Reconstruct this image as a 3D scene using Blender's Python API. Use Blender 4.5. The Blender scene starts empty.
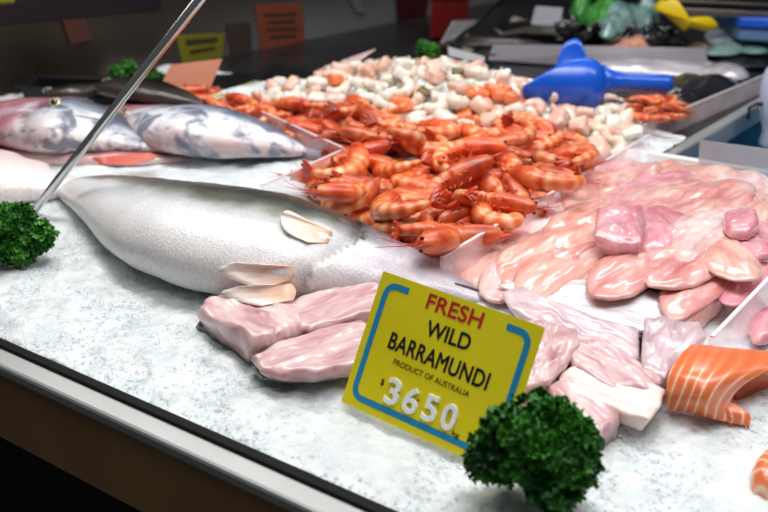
import bpy, math, random
import numpy as np
from mathutils import Vector, Matrix, Quaternion

random.seed(7)
RS = np.random.RandomState(11)
scene = bpy.context.scene
COL = scene.collection

# ------------------------------------------------------------------ camera
FPX, PITCH, CH = 940.0, math.radians(22), 0.40
CF = Vector((0, math.cos(PITCH), -math.sin(PITCH)))
CU = Vector((0, math.sin(PITCH), math.cos(PITCH)))
CX = Vector((1, 0, 0))
CO = Vector((0, 0, CH))
cam_d = bpy.data.cameras.new('camera')
cam_d.sensor_width = 36
cam_d.lens = FPX / 768 * 36
cam_d.clip_start = .02
cam_d.dof.use_dof = True
cam_d.dof.focus_distance = 0.88
cam_d.dof.aperture_fstop = 6.5
cam = bpy.data.objects.new('camera', cam_d)
cam.location = CO
cam.rotation_euler = (math.radians(90) - PITCH, 0, 0)
COL.objects.link(cam)
scene.camera = cam


def ray(x, y):
    return CF + CX * ((x - 384) / FPX) + CU * ((256 - y) / FPX)


def P(x, y, z=0.0):
    d = ray(x, y)
    return CO + d * ((z - CH) / d.z)


def PY(x, y, Y):
    d = ray(x, y)
    return CO + d * (Y / d.y)


def proj(v):
    d = Vector(v) - CO
    z = d.dot(CF)
    return 384 + FPX * d.dot(CX) / z, 256 - FPX * d.dot(CU) / z


def proj_np(V):
    D = V - np.array(CO)
    z = D @ np.array(CF)
    return 384 + FPX * D[:, 0] / z, 256 - FPX * (D @ np.array(CU)) / z


# counter frame
A0 = P(0, 341)
B0 = P(300, 473)
E1 = (B0 - A0).normalized()
E2 = Vector((-E1.y, E1.x, 0))


def uv(p):
    d = Vector(p) - A0
    return d.dot(E1), d.dot(E2)


def W(u, v, z=0.0):
    q = A0 + E1 * u + E2 * v
    return Vector((q.x, q.y, z))


# ------------------------------------------------------------------ noise
def _h(ix, iy, iz, s):
    n = (ix.astype(np.int64) * 73856093) ^ (iy.astype(np.int64) * 19349663) ^ (iz.astype(np.int64) * 83492791) ^ (s * 2654435 + 977)
    n = (n ^ (n >> 13)) * 1274126177
    n = n & 0x7fffffff
    n = (n ^ (n >> 15)) * 668265263 & 0x7fffffff
    return (n % 100003) / 100003.0


def vnoise(p, s=0):
    p = np.asarray(p, float)
    f = np.floor(p)
    i = f.astype(np.int64)
    t = p - f
    t = t * t * (3 - 2 * t)
    r = 0
    for dx in (0, 1):
        for dy in (0, 1):
            for dz in (0, 1):
                w = (t[:, 0] if dx else 1 - t[:, 0]) * (t[:, 1] if dy else 1 - t[:, 1]) * (t[:, 2] if dz else 1 - t[:, 2])
                r = r + w * _h(i[:, 0] + dx, i[:, 1] + dy, i[:, 2] + dz, s)
    return r * 2 - 1


def fbm(p, s=0, o=3):
    a, r = 1., 0
    p = np.asarray(p, float)
    for k in range(o):
        r = r + a * vnoise(p * (2.03 ** k), s + k * 17)
        a *= .5
    return r


# ------------------------------------------------------------------ ice height
MOUNDS = []


def mound(px, py, zz, su, sv, h, ang=0.0):
    c = P(px, py, zz)
    MOUNDS.append((c.x, c.y, su, sv, h, ang))


mound(430, 92, .06, .27, .13, .085, -.25)     # heap of peeled seafood
mound(250, 100, .03, .16, .08, .035, 0)       # small prawn heap
mound(455, 165, .02, .17, .11, .028, -.3)     # cooked prawns
mound(640, 225, .02, .20, .12, .022, 0.3)     # pink fillets
MOUNDS.append((.032, .622, .085, .035, -.013, -.65))  # hollow the sign stands in
ICE_BACK = uv(P(430, 92, .06))[1] + .16


def Hn(x, y, fine=True):
    x = np.asarray(x, float)
    y = np.asarray(y, float)
    z = np.zeros_like(x)
    for cx, cy, su, sv, h, a in MOUNDS:
        dx, dy = x - cx, y - cy
        ca, sa = math.cos(a), math.sin(a)
        uu, vv = (dx * ca + dy * sa) / su, (-dx * sa + dy * ca) / sv
        z = z + h * np.exp(-(uu * uu + vv * vv) * 1.0)
    p = np.stack([x * 9, y * 9, x * 0 + .5], 1)
    z = z + .004 * fbm(p, 3, 2)
    return z


def H(x, y):
    return float(Hn([x], [y])[0])


def PH(px, py, add=0.0):
    z = 0.0
    for _ in range(14):
        q = P(px, py, z + add)
        z = .5 * z + .5 * H(q.x, q.y)
    return P(px, py, z + add)


# ------------------------------------------------------------------ materials
def rgb(h):
    h = h.lstrip('#')
    c = [int(h[i:i + 2], 16) / 255 for i in (0, 2, 4)]
    return tuple((v / 12.92 if v <= .04045 else ((v + .055) / 1.055) ** 2.4) for v in c) + (1,)


def N(nt, typ, **kw):
    n = nt.nodes.new(typ)
    for k, v in kw.items():
        if k.startswith('i_'):
            n.inputs[k[2:].replace('_', ' ')].default_value = v
        else:
            setattr(n, k, v)
    return n


def mat(name, cols, scale=20, stretch=(1, 1, 1), detail=3, rough=.45, sss=0, sssr=(.012, .006, .004), bump=0, bscale=60,
        coat=0, trans=0, alpha=1, metal=0, spec=.5, attr=None, attr_mix=.7, per_object=True, bstretch=None, ior=1.45,
        rvar=0.0, emit=0):
    m = bpy.data.materials.new(name)
    m.use_nodes = True
    nt = m.node_tree
    L = nt.links.new
    b = nt.nodes['Principled BSDF']
    tc = N(nt, 'ShaderNodeTexCoord')
    mp = N(nt, 'ShaderNodeMapping')
    mp.inputs['Scale'].default_value = stretch
    L(tc.outputs['Object'], mp.inputs['Vector'])
    nz = N(nt, 'ShaderNodeTexNoise', noise_dimensions='4D')
    nz.inputs['Scale'].default_value = scale
    nz.inputs['Detail'].default_value = detail
    L(mp.outputs['Vector'], nz.inputs['Vector'])
    if per_object:
        oi = N(nt, 'ShaderNodeObjectInfo')
        mu = N(nt, 'ShaderNodeMath', operation='MULTIPLY')
        mu.inputs[1].default_value = 37.0
        L(oi.outputs['Random'], mu.inputs[0])
        L(mu.outputs[0], nz.inputs['W'])
    fac = nz.outputs['Fac']
    if attr:
        at = N(nt, 'ShaderNodeAttribute', attribute_name=attr)
        mx = N(nt, 'ShaderNodeMix', data_type='FLOAT')
        mx.inputs[0].default_value = attr_mix
        L(fac, mx.inputs[2])
        L(at.outputs['Fac'], mx.inputs[3])
        fac = mx.outputs[0]
    rp = N(nt, 'ShaderNodeValToRGB')
    el = rp.color_ramp.elements
    while len(el) > 1:
        el.remove(el[-1])
    el[0].position = cols[0][0]
    el[0].color = rgb(cols[0][1])
    for p_, c_ in cols[1:]:
        e = el.new(p_)
        e.color = rgb(c_)
    L(fac, rp.inputs['Fac'])
    out = rp.outputs['Color']
    if rvar:
        hs = N(nt, 'ShaderNodeHueSaturation')
        oi2 = N(nt, 'ShaderNodeObjectInfo')
        mr = N(nt, 'ShaderNodeMapRange')
        mr.inputs['To Min'].default_value = 1 - rvar
        mr.inputs['To Max'].default_value = 1 + rvar * .5
        L(oi2.outputs['Random'], mr.inputs['Value'])
        L(mr.outputs[0], hs.inputs['Value'])
        L(out, hs.inputs['Color'])
        out = hs.outputs['Color']
    L(out, b.inputs['Base Color'])
    b.inputs['Roughness'].default_value = rough
    b.inputs['Metallic'].default_value = metal
    b.inputs['Specular IOR Level'].default_value = spec
    b.inputs['IOR'].default_value = ior
    b.inputs['Transmission Weight'].default_value = trans
    b.inputs['Alpha'].default_value = alpha
    if coat:
        b.inputs['Coat Weight'].default_value = coat
        b.inputs['Coat Roughness'].default_value = .12
    if sss:
        b.inputs['Subsurface Weight'].default_value = sss
        b.inputs['Subsurface Radius'].default_value = sssr
        b.inputs['Subsurface Scale'].default_value = 1.0
    if emit:
        L(out, b.inputs['Emission Color'])
        b.inputs['Emission Strength'].default_value = emit
    if bump:
        bn = N(nt, 'ShaderNodeTexNoise')
        bn.inputs['Scale'].default_value = bscale
        bn.inputs['Detail'].default_value = 3
        mp2 = N(nt, 'ShaderNodeMapping')
        mp2.inputs['Scale'].default_value = bstretch or stretch
        L(tc.outputs['Object'], mp2.inputs['Vector'])
        L(mp2.outputs['Vector'], bn.inputs['Vector'])
        bp = N(nt, 'ShaderNodeBump')
        bp.inputs['Strength'].default_value = bump
        bp.inputs['Distance'].default_value = .002
        L(bn.outputs['Fac'], bp.inputs['Height'])
        L(bp.outputs['Normal'], b.inputs['Normal'])
    return m


def plain(name, c, rough=.4, **k):
    return mat(name, [(0.0, c), (1.0, c)], rough=rough, **k)


def ramp_after(nt, src, cols):
    rp = N(nt, 'ShaderNodeValToRGB')
    el = rp.color_ramp.elements
    while len(el) > 1:
        el.remove(el[-1])
    el[0].position = cols[0][0]
    el[0].color = rgb(cols[0][1])
    for p_, c_ in cols[1:]:
        e = el.new(p_)
        e.color = rgb(c_)
    nt.links.new(src, rp.inputs['Fac'])
    return rp.outputs['Color']


def fish_mat(name, vcols, hcols=None, scales=260, scale_str=.35, rough=.28, blotch=None, blotch_scale=14, head_at=None,
             pink=None, vnoise_amt=.12, metal=.15):
    """v attribute: -1 belly .. 1 back;  u: 0 tail .. 1 snout."""
    m = bpy.data.materials.new(name)
    m.use_nodes = True
    nt = m.node_tree
    L = nt.links.new
    b = nt.nodes['Principled BSDF']
    tc = N(nt, 'ShaderNodeTexCoord')
    av = N(nt, 'ShaderNodeAttribute', attribute_name='v')
    au = N(nt, 'ShaderNodeAttribute', attribute_name='u')
    nz = N(nt, 'ShaderNodeTexNoise')
    nz.inputs['Scale'].default_value = 22
    nz.inputs['Detail'].default_value = 5
    L(tc.outputs['Object'], nz.inputs['Vector'])
    # v/2+.5 + (noise-.5)*amt
    m1 = N(nt, 'ShaderNodeMath', operation='MULTIPLY_ADD')
    m1.inputs[1].default_value = .5
    m1.inputs[2].default_value = .5 - vnoise_amt * .5
    L(av.outputs['Fac'], m1.inputs[0])
    m2 = N(nt, 'ShaderNodeMath', operation='MULTIPLY_ADD')
    m2.inputs[1].default_value = vnoise_amt
    L(nz.outputs['Fac'], m2.inputs[0])
    L(m1.outputs[0], m2.inputs[2])
    out = ramp_after(nt, m2.outputs[0], vcols)
    # speckle / blotches
    if blotch:
        n2 = N(nt, 'ShaderNodeTexNoise')
        n2.inputs['Scale'].default_value = blotch_scale
        n2.inputs['Detail'].default_value = 5
        n2.inputs['Roughness'].default_value = .6
        n2.inputs['Distortion'].default_value = .6
        L(tc.outputs['Object'], n2.inputs['Vector'])
        mr = N(nt, 'ShaderNodeMapRange')
        mr.inputs['From Min'].default_value = .50
        mr.inputs['From Max'].default_value = .60
        mr.inputs['To Max'].default_value = .85
        L(n2.outputs['Fac'], mr.inputs['Value'])
        mx = N(nt, 'ShaderNodeMix', data_type='RGBA')
        L(mr.outputs[0], mx.inputs['Factor'])
        L(out, mx.inputs[6])
        mx.inputs[7].default_value = rgb(blotch)
        out = mx.outputs[2]
    if pink:
        u0, u1, pc = pink[:3]
        mr = N(nt, 'ShaderNodeMapRange')
        mr.inputs['From Min'].default_value = u0
        mr.inputs['From Max'].default_value = u1
        mr.inputs['To Max'].default_value = pink[3] if len(pink) > 3 else .9
        ad = N(nt, 'ShaderNodeMath', operation='MULTIPLY_ADD')
        ad.inputs[1].default_value = .35
        L(nz.outputs['Fac'], ad.inputs[0])
        L(au.outputs['Fac'], ad.inputs[2])
        L(ad.outputs[0], mr.inputs['Value'])
        mx = N(nt, 'ShaderNodeMix', data_type='RGBA')
        L(mr.outputs[0], mx.inputs['Factor'])
        L(out, mx.inputs[6])
        mx.inputs[7].default_value = rgb(pc)
        out = mx.outputs[2]
    # scales
    vo = N(nt, 'ShaderNodeTexVoronoi', feature='F1')
    vo.inputs['Scale'].default_value = scales
    mp = N(nt, 'ShaderNodeMapping')
    mp.inputs['Scale'].default_value = (1, 1, .6)
    L(tc.outputs['Object'], mp.inputs['Vector'])
    L(mp.outputs['Vector'], vo.inputs['Vector'])
    dk = N(nt, 'ShaderNodeMapRange')
    dk.inputs['From Min'].default_value = .25
    dk.inputs['From Max'].default_value = .75
    dk.inputs['To Min'].default_value = 0
    dk.inputs['To Max'].default_value = scale_str
    L(vo.outputs['Distance'], dk.inputs['Value'])
    mx = N(nt, 'ShaderNodeMix', data_type='RGBA', blend_type='MULTIPLY')
    L(dk.outputs[0], mx.inputs['Factor'])
    L(out, mx.inputs[6])
    mx.inputs[7].default_value = (.35, .36, .38, 1)
    mk_ = N(nt, 'ShaderNodeAttribute', attribute_name='mark')
    mxm = N(nt, 'ShaderNodeMix', data_type='RGBA', blend_type='MULTIPLY')
    L(mk_.outputs['Fac'], mxm.inputs['Factor'])
    L(mx.outputs[2], mxm.inputs[6])
    mxm.inputs[7].default_value = (.30, .24, .26, 1)
    L(mxm.outputs[2], b.inputs['Base Color'])
    bp = N(nt, 'ShaderNodeBump')
    bp.inputs['Strength'].default_value = scale_str
    bp.inputs['Distance'].default_value = .0015
    bp.invert = True
    L(vo.outputs['Distance'], bp.inputs['Height'])
    L(bp.outputs['Normal'], b.inputs['Normal'])
    b.inputs['Roughness'].default_value = rough
    b.inputs['Metallic'].default_value = metal
    b.inputs['Coat Weight'].default_value = .25
    b.inputs['Coat Roughness'].default_value = .3
    return m


# ------------------------------------------------------------------ object helpers
def meta(o, label=None, cat=None, group=None, kind=None):
    if label: o['label'] = label
    if cat: o['category'] = cat
    if group: o['group'] = group
    if kind: o['kind'] = kind
    return o


def empty(name, loc, label=None, cat=None, group=None, kind=None):
    o = bpy.data.objects.new(name, None)
    o.empty_display_size = .02
    o.location = loc
    COL.objects.link(o)
    return meta(o, label, cat, group, kind)


def mk(name, verts, faces, m, parent=None, smooth=True, loc=None, attrs=None, solid=0, sub=0, bevel=0, local=False):
    """verts in world coordinates (unless local); origin = parent's loc or loc."""
    V = np.array([tuple(v) for v in verts], float) if not isinstance(verts, np.ndarray) else verts.astype(float)
    if local:
        org = np.zeros(3)
    elif parent is not None:
        org = np.array(wloc(parent))
    elif loc is not None:
        org = np.array(loc)
    else:
        org = V.mean(0)
        org[2] = V[:, 2].min()
    me = bpy.data.meshes.new(name)
    me.from_pydata([tuple(v) for v in (V - org)], [], [tuple(int(i) for i in f) for f in faces])
    if smooth:
        me.polygons.foreach_set('use_smooth', [True] * len(me.polygons))
    if attrs:
        for k, a in attrs.items():
            at = me.attributes.new(k, 'FLOAT', 'POINT')
            at.data.foreach_set('value', np.asarray(a, np.float32))
    me.materials.append(m)
    me.update()
    o = bpy.data.objects.new(name, me)
    COL.objects.link(o)
    if parent is not None:
        o.parent = parent
    else:
        o.location = Vector(org)
    if bevel:
        md = o.modifiers.new('bevel', 'BEVEL')
        md.width = bevel
        md.segments = 2
        md.limit_method = 'ANGLE'
    if solid:
        md = o.modifiers.new('solid', 'SOLIDIFY')
        md.thickness = solid
        md.offset = 0
    if sub:
        md = o.modifiers.new('sub', 'SUBSURF')
        md.levels = md.render_levels = sub
    return o


def wloc(o):
    v = Vector(o.location)
    while o.parent:
        o = o.parent
        v = v + Vector(o.location)
    return v


def loft(rings, cap=True, closed=True):
    n, m = len(rings), len(rings[0])
    V = [v for r in rings for v in r]
    F = []
    mm = m if closed else m - 1
    for i in range(n - 1):
        for j in range(mm):
            a, b = i * m + j, i * m + (j + 1) % m
            F.append((a, b, b + m, a + m))
    if cap and closed:
        F.append(tuple(range(m - 1, -1, -1)))
        F.append(tuple((n - 1) * m + j for j in range(m)))
    return V, F


def frame(d, up=Vector((0, 0, 1))):
    d = Vector(d).normalized()
    a = d.cross(up)
    if a.length < 1e-4:
        a = d.cross(Vector((1, 0, 0)))
    a.normalize()
    return a, a.cross(d).normalized()


def tube(pts, rad, n=10):
    pts = [Vector(p) for p in pts]
    if not hasattr(rad, '__len__'):
        rad = [rad] * len(pts)
    R = []
    for i, p in enumerate(pts):
        d = pts[min(i + 1, len(pts) - 1)] - pts[max(i - 1, 0)]
        a, b = frame(d)
        R.append([p + (a * math.cos(2 * math.pi * j / n) + b * math.sin(2 * math.pi * j / n)) * rad[i] for j in range(n)])
    return loft(R)


def join(*vf):
    V, F = [], []
    for v, f in vf:
        k = len(V)
        V += [tuple(x) for x in v]
        F += [tuple(i + k for i in g) for g in f]
    return V, F


def boxpts(o, a, b, c):
    """box from corner o with edge vectors a,b,c"""
    o, a, b, c = Vector(o), Vector(a), Vector(b), Vector(c)
    V = [o, o + a, o + a + b, o + b, o + c, o + a + c, o + a + b + c, o + b + c]
    F = [(0, 3, 2, 1), (4, 5, 6, 7), (0, 1, 5, 4), (1, 2, 6, 5), (2, 3, 7, 6), (3, 0, 4, 7)]
    return V, F


def slab(q, th):
    """quad (4 world points) thickened"""
    q = [Vector(p) for p in q]
    n = (q[1] - q[0]).cross(q[3] - q[0]).normalized() * th * .5
    V = [p + n for p in q] + [p - n for p in q]
    F = [(0, 1, 2, 3), (7, 6, 5, 4), (0, 4, 5, 1), (1, 5, 6, 2), (2, 6, 7, 3), (3, 7, 4, 0)]
    return V, F


def catmull(pts, n, closed=False):
    pts = [np.array(p, float) for p in pts]
    m = len(pts)
    out = []
    segs = m if closed else m - 1
    for k in range(n):
        t = k / n * segs if closed else k / (n - 1) * segs
        i = min(int(t), segs - 1)
        f = t - i
        if closed:
            p0, p1, p2, p3 = pts[(i - 1) % m], pts[i % m], pts[(i + 1) % m], pts[(i + 2) % m]
        else:
            p0, p1, p2, p3 = pts[max(i - 1, 0)], pts[i], pts[i + 1], pts[min(i + 2, m - 1)]
        out.append(.5 * ((2 * p1) + (-p0 + p2) * f + (2 * p0 - 5 * p1 + 4 * p2 - p3) * f * f + (-p0 + 3 * p1 - 3 * p2 + p3) * f ** 3))
    return out


# ================================================================== MATERIALS
M_ice = mat('crushed_ice', [(.25, '#c6cfd1'), (.5, '#dde4e5'), (.75, '#f3f7f7')], scale=30, detail=7, rough=.3, sss=.5, sssr=(.01, .011, .012),
            bump=.8, bscale=300, spec=.5, per_object=False)
M_chip = mat('ice_chip', [(.2, '#e2e8ea'), (.8, '#ffffff')], scale=120, rough=.14, alpha=.42, spec=.8, per_object=False)
def chip_mat(m):
    nt = m.node_tree
    L = nt.links.new
    out = [n for n in nt.nodes if n.type == 'OUTPUT_MATERIAL'][0]
    nt.nodes.remove([n for n in nt.nodes if n.type == 'BSDF_PRINCIPLED'][0])
    df = N(nt, 'ShaderNodeBsdfDiffuse')
    tl = N(nt, 'ShaderNodeBsdfTranslucent')
    tp = N(nt, 'ShaderNodeBsdfTransparent')
    gl = N(nt, 'ShaderNodeBsdfGlossy')
    gl.inputs['Roughness'].default_value = .15
    df.inputs[0].default_value = tl.inputs[0].default_value = (.95, .98, .99, 1)
    m1, m2, m3 = (N(nt, 'ShaderNodeMixShader') for _ in range(3))
    m1.inputs[0].default_value = .6
    m2.inputs[0].default_value = .45
    m3.inputs[0].default_value = .06
    L(df.outputs[0], m1.inputs[1])
    L(tl.outputs[0], m1.inputs[2])
    L(m1.outputs[0], m2.inputs[1])
    L(tp.outputs[0], m2.inputs[2])
    L(m2.outputs[0], m3.inputs[1])
    L(gl.outputs[0], m3.inputs[2])
    L(m3.outputs[0], out.inputs['Surface'])


chip_mat(M_chip)
M_steel = mat('brushed_steel', [(.3, '#bcbebc'), (.7, '#d2d3d0')], scale=5, rough=.34, metal=.7, bump=.05, bscale=200, per_object=False)
M_rod = plain('polished_rod', '#c9c8c6', rough=.16, metal=1)
M_gasket = plain('black_rubber', '#060607', rough=.6, spec=.2)
M_brown = mat('dark_brown_panel', [(.3, '#7a5c3e'), (.7, '#9a7650')], scale=6, rough=.35, per_object=False)
M_black = plain('black_void', '#030303', rough=.7)
M_dglass = mat('dark_glass', [(.3, '#1f1b16'), (.5, '#302a23'), (.7, '#40392f')], scale=3.2, detail=4, rough=.22, spec=.5, per_object=False)
_nt = M_dglass.node_tree
_b = _nt.nodes['Principled BSDF']
_src = _b.inputs['Base Color'].links[0].from_socket
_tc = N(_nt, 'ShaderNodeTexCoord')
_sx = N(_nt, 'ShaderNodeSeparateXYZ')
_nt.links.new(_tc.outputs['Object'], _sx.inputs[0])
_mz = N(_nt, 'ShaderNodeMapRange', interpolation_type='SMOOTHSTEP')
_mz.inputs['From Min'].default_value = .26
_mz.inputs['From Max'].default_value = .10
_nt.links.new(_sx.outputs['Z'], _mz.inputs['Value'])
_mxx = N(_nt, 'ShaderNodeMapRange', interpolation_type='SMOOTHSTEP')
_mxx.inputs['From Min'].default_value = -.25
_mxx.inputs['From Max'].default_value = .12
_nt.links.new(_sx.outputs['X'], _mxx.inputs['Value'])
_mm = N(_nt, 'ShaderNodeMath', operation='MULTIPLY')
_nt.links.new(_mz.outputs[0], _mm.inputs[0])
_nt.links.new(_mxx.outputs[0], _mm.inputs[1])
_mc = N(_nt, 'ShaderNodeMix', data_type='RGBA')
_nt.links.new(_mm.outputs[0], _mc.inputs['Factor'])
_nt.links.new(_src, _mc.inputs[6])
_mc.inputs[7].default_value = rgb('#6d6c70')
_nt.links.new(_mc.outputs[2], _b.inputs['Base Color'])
M_floor = mat('dark_floor', [(.3, '#0b0b0b'), (.7, '#171614')], scale=4, rough=.6, per_object=False)


def acrylic(name, tint, alpha_mix=.3, rough=.08):
    m = bpy.data.materials.new(name)
    m.use_nodes = True
    nt = m.node_tree
    L = nt.links.new
    for n in list(nt.nodes):
        if n.type == 'BSDF_PRINCIPLED':
            nt.nodes.remove(n)
    out = [n for n in nt.nodes if n.type == 'OUTPUT_MATERIAL'][0]
    tr = N(nt, 'ShaderNodeBsdfTransparent')
    tr.inputs[0].default_value = rgb('#f4f4f6')
    df = N(nt, 'ShaderNodeBsdfDiffuse')
    df.inputs[0].default_value = rgb(tint)
    gl = N(nt, 'ShaderNodeBsdfGlossy')
    gl.inputs['Roughness'].default_value = rough
    m1 = N(nt, 'ShaderNodeMixShader')
    m1.inputs[0].default_value = alpha_mix
    tc = N(nt, 'ShaderNodeTexCoord')
    nz = N(nt, 'ShaderNodeTexNoise')
    nz.inputs['Scale'].default_value = 18
    mr = N(nt, 'ShaderNodeMapRange')
    mr.inputs['To Min'].default_value = alpha_mix * .6
    mr.inputs['To Max'].default_value = alpha_mix * 1.4
    L(tc.outputs['Object'], nz.inputs['Vector'])
    L(nz.outputs['Fac'], mr.inputs['Value'])
    L(mr.outputs[0], m1.inputs[0])
    L(tr.outputs[0], m1.inputs[1])
    L(df.outputs[0], m1.inputs[2])
    fr = N(nt, 'ShaderNodeFresnel')
    fr.inputs[0].default_value = 1.45
    m2 = N(nt, 'ShaderNodeMixShader')
    ge = N(nt, 'ShaderNodeNewGeometry')
    inv = N(nt, 'ShaderNodeMath', operation='SUBTRACT')
    inv.inputs[0].default_value = 1
    L(ge.outputs['Backfacing'], inv.inputs[1])
    mfr = N(nt, 'ShaderNodeMath', operation='MULTIPLY')
    L(fr.outputs[0], mfr.inputs[0])
    L(inv.outputs[0], mfr.inputs[1])
    L(mfr.outputs[0], m2.inputs[0])
    L(m1.outputs[0], m2.inputs[1])
    nt.nodes.remove(df)
    em = N(nt, 'ShaderNodeBsdfTranslucent')
    em.inputs[0].default_value = rgb(tint)
    df2 = N(nt, 'ShaderNodeBsdfDiffuse')
    df2.inputs[0].default_value = rgb(tint)
    m3 = N(nt, 'ShaderNodeAddShader')
    L(em.outputs[0], m3.inputs[0])
    L(df2.outputs[0], m3.inputs[1])
    L(m3.outputs[0], m1.inputs[2])
    L(gl.outputs[0], m2.inputs[2])
    L(m2.outputs[0], out.inputs['Surface'])
    return m


M_acr = acrylic('clear_acrylic', '#fbeff1', .19)
M_acr2 = acrylic('clear_acrylic_smoky', '#b59c9c', .34)
M_acr3 = acrylic('clear_acrylic_faint', '#f4f0f2', .12)
M_edge = plain('acrylic_edge', '#e9dadd', rough=.2)

# ================================================================== SETTING
# floor, walls
def struct(name, vf, m, smooth=False):
    o = mk(name, vf[0], vf[1], m, smooth=smooth)
    o['kind'] = 'structure'
    return o


struct('floor', boxpts((-6, -3, -1.0), (14, 0, 0), (0, 12, 0), (0, 0, .02)), M_floor)
wl = W(-3.0, 6.2, -1)
struct('wall_back', boxpts(wl, E1 * 9, E2 * .05, (0, 0, 3.2)), plain('dark_wall', '#15120f', rough=.6))

# counter
U0, U1 = -1.3, 2.4
gE2 = E2
vg0 = 0.0
rim_v = uv(P(0, 366))[1]         # negative
counter = empty('display_counter', W(.5, 0, -.9), 'stainless steel rimmed seafood display counter with dark brown front panel', 'counter')
rimw = -rim_v
mk('gasket', *boxpts(W(U0, -.007, -.03), E1 * (U1 - U0), E2 * .0095, (0, 0, .032)), M_gasket, counter, smooth=False, bevel=.001)
mk('steel_rim', *boxpts(W(U0, -rimw, -.012), E1 * (U1 - U0), E2 * (rimw - .007), (0, 0, .012)), M_steel, counter, smooth=False, bevel=.003)
mk('front_panel', *boxpts(W(U0, -rimw + .004, -.085), E1 * (U1 - U0), E2 * .03, (0, 0, .073)), M_brown, counter, smooth=False)
mk('kick_panel', *boxpts(W(U0, -rimw + .03, -.9), E1 * (U1 - U0), E2 * .03, (0, 0, .815)), M_black, counter, smooth=False)
mk('well_base', *boxpts(W(U0, .002, -.20), E1 * (U1 - U0), E2 * 4.6, (0, 0, .06)), M_black, counter, smooth=False)

# tub well to the right (dark blue)
uT = uv(P(655, 163))[0]
vT = uv(P(700, 170))[1]
ub, vb = uv(P(768, 95))
print('uT vT', uT, vT, ub, vb, 'rim', rimw, 'back', ICE_BACK)

# ice bed -----------------------------------------------------------
def ice_bed():
    us = np.concatenate([np.linspace(-1.0, -.25, 60), np.linspace(-.245, 1.25, 460)[:]])
    vs = np.concatenate([np.linspace(.003, .75, 330), np.linspace(.753, ICE_BACK, 170)])
    Ug, Vg = np.meshgrid(us, vs)
    X = A0.x + E1.x * Ug + E2.x * Vg
    Y = A0.y + E1.y * Ug + E2.y * Vg
    x, y = X.ravel(), Y.ravel()
    z = Hn(x, y)
    p = np.stack([x, y, x * 0], 1)
    z = z + .0012 * fbm(p * 150, 5, 2) + .0028 * fbm(p * 35, 9, 2)
    v = Vg.ravel()
    z = z - .004 * np.exp(-v / .012)
    z[v < .0035] = -.05
    z[v > ICE_BACK - .004] = -.05
    n, m = Ug.shape
    idx = np.arange(n * m).reshape(n, m)
    F = np.stack([idx[:-1, :-1], idx[:-1, 1:], idx[1:, 1:], idx[1:, :-1]], -1).reshape(-1, 4)
    uc = Ug[:-1, :-1].ravel()
    vc = Vg[:-1, :-1].ravel()
    keep = ~((uc > uT) & (vc > vT))
    F = F[keep]
    V = np.stack([x, y, z], 1)
    # chips
    nc = 30000
    cu = RS.uniform(-.3, 1.15, nc)
    cv = RS.uniform(.004, 1, nc) ** 1.0 * .85
    cv[: nc // 2] = RS.uniform(.004, .35, nc // 2)
    px = A0.x + E1.x * cu + E2.x * cv
    py = A0.y + E1.y * cu + E2.y * cv
    ok = ~((cu > uT - .01) & (cv > vT - .01))
    px, py = px[ok], py[ok]
    nc = len(px)
    pz = Hn(px, py) + RS.uniform(-.0024, .0, nc)
    base = np.array([(1, 0, 0), (-1, 0, 0), (0, 1, 0), (0, -1, 0), (0, 0, 1), (0, 0, -1)], float)
    ofs = base[None] * (1 + RS.uniform(-.5, .5, (nc, 6, 1))) + RS.uniform(-.35, .35, (nc, 6, 3))
    sz = RS.uniform(.0007, .0020, nc)
    big = RS.rand(nc) < .015
    sz[big] *= 1.7
    a = RS.uniform(0, 6.28, nc)
    ofs *= sz[:, None, None]
    ofs[:, :, 2] *= .7
    ca, sa = np.cos(a)[:, None], np.sin(a)[:, None]
    ox = ofs[:, :, 0] * ca - ofs[:, :, 1] * sa
    oy = ofs[:, :, 0] * sa + ofs[:, :, 1] * ca
    CV = np.stack([px[:, None] + ox, py[:, None] + oy, pz[:, None] + ofs[:, :, 2]], -1).reshape(-1, 3)
    tf = np.array([(0, 2, 4), (2, 1, 4), (1, 3, 4), (3, 0, 4), (2, 0, 5), (1, 2, 5), (3, 1, 5), (0, 3, 5)])
    CF_ = (tf[None] + (np.arange(nc) * 6)[:, None, None]).reshape(-1, 3)
    me = bpy.data.meshes.new('crushed_ice')
    AV = np.concatenate([V, CV])
    nq, ntv = len(F), len(CF_)
    me.vertices.add(len(AV))
    me.vertices.foreach_set('co', AV.astype(np.float32).ravel())
    loops = np.concatenate([F.ravel(), (CF_ + len(V)).ravel()])
    me.loops.add(len(loops))
    me.loops.foreach_set('vertex_index', loops.astype(np.int32))
    me.polygons.add(nq + ntv)
    st = np.concatenate([np.arange(nq) * 4, nq * 4 + np.arange(ntv) * 3])
    me.polygons.foreach_set('loop_start', st.astype(np.int32))
    me.materials.append(M_ice)
    me.materials.append(M_chip)
    me.polygons.foreach_set('material_index', np.concatenate([np.zeros(nq), np.ones(ntv)]).astype(np.int32))
    me.polygons.foreach_set('use_smooth', np.concatenate([np.ones(nq, bool), np.zeros(ntv, bool)]))
    me.update(calc_edges=True)
    me.validate()
    o = bpy.data.objects.new('crushed_ice', me)
    COL.objects.link(o)
    meta(o, 'bed of white crushed ice filling the display counter', 'ice', kind='stuff')


ice_bed()

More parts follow.
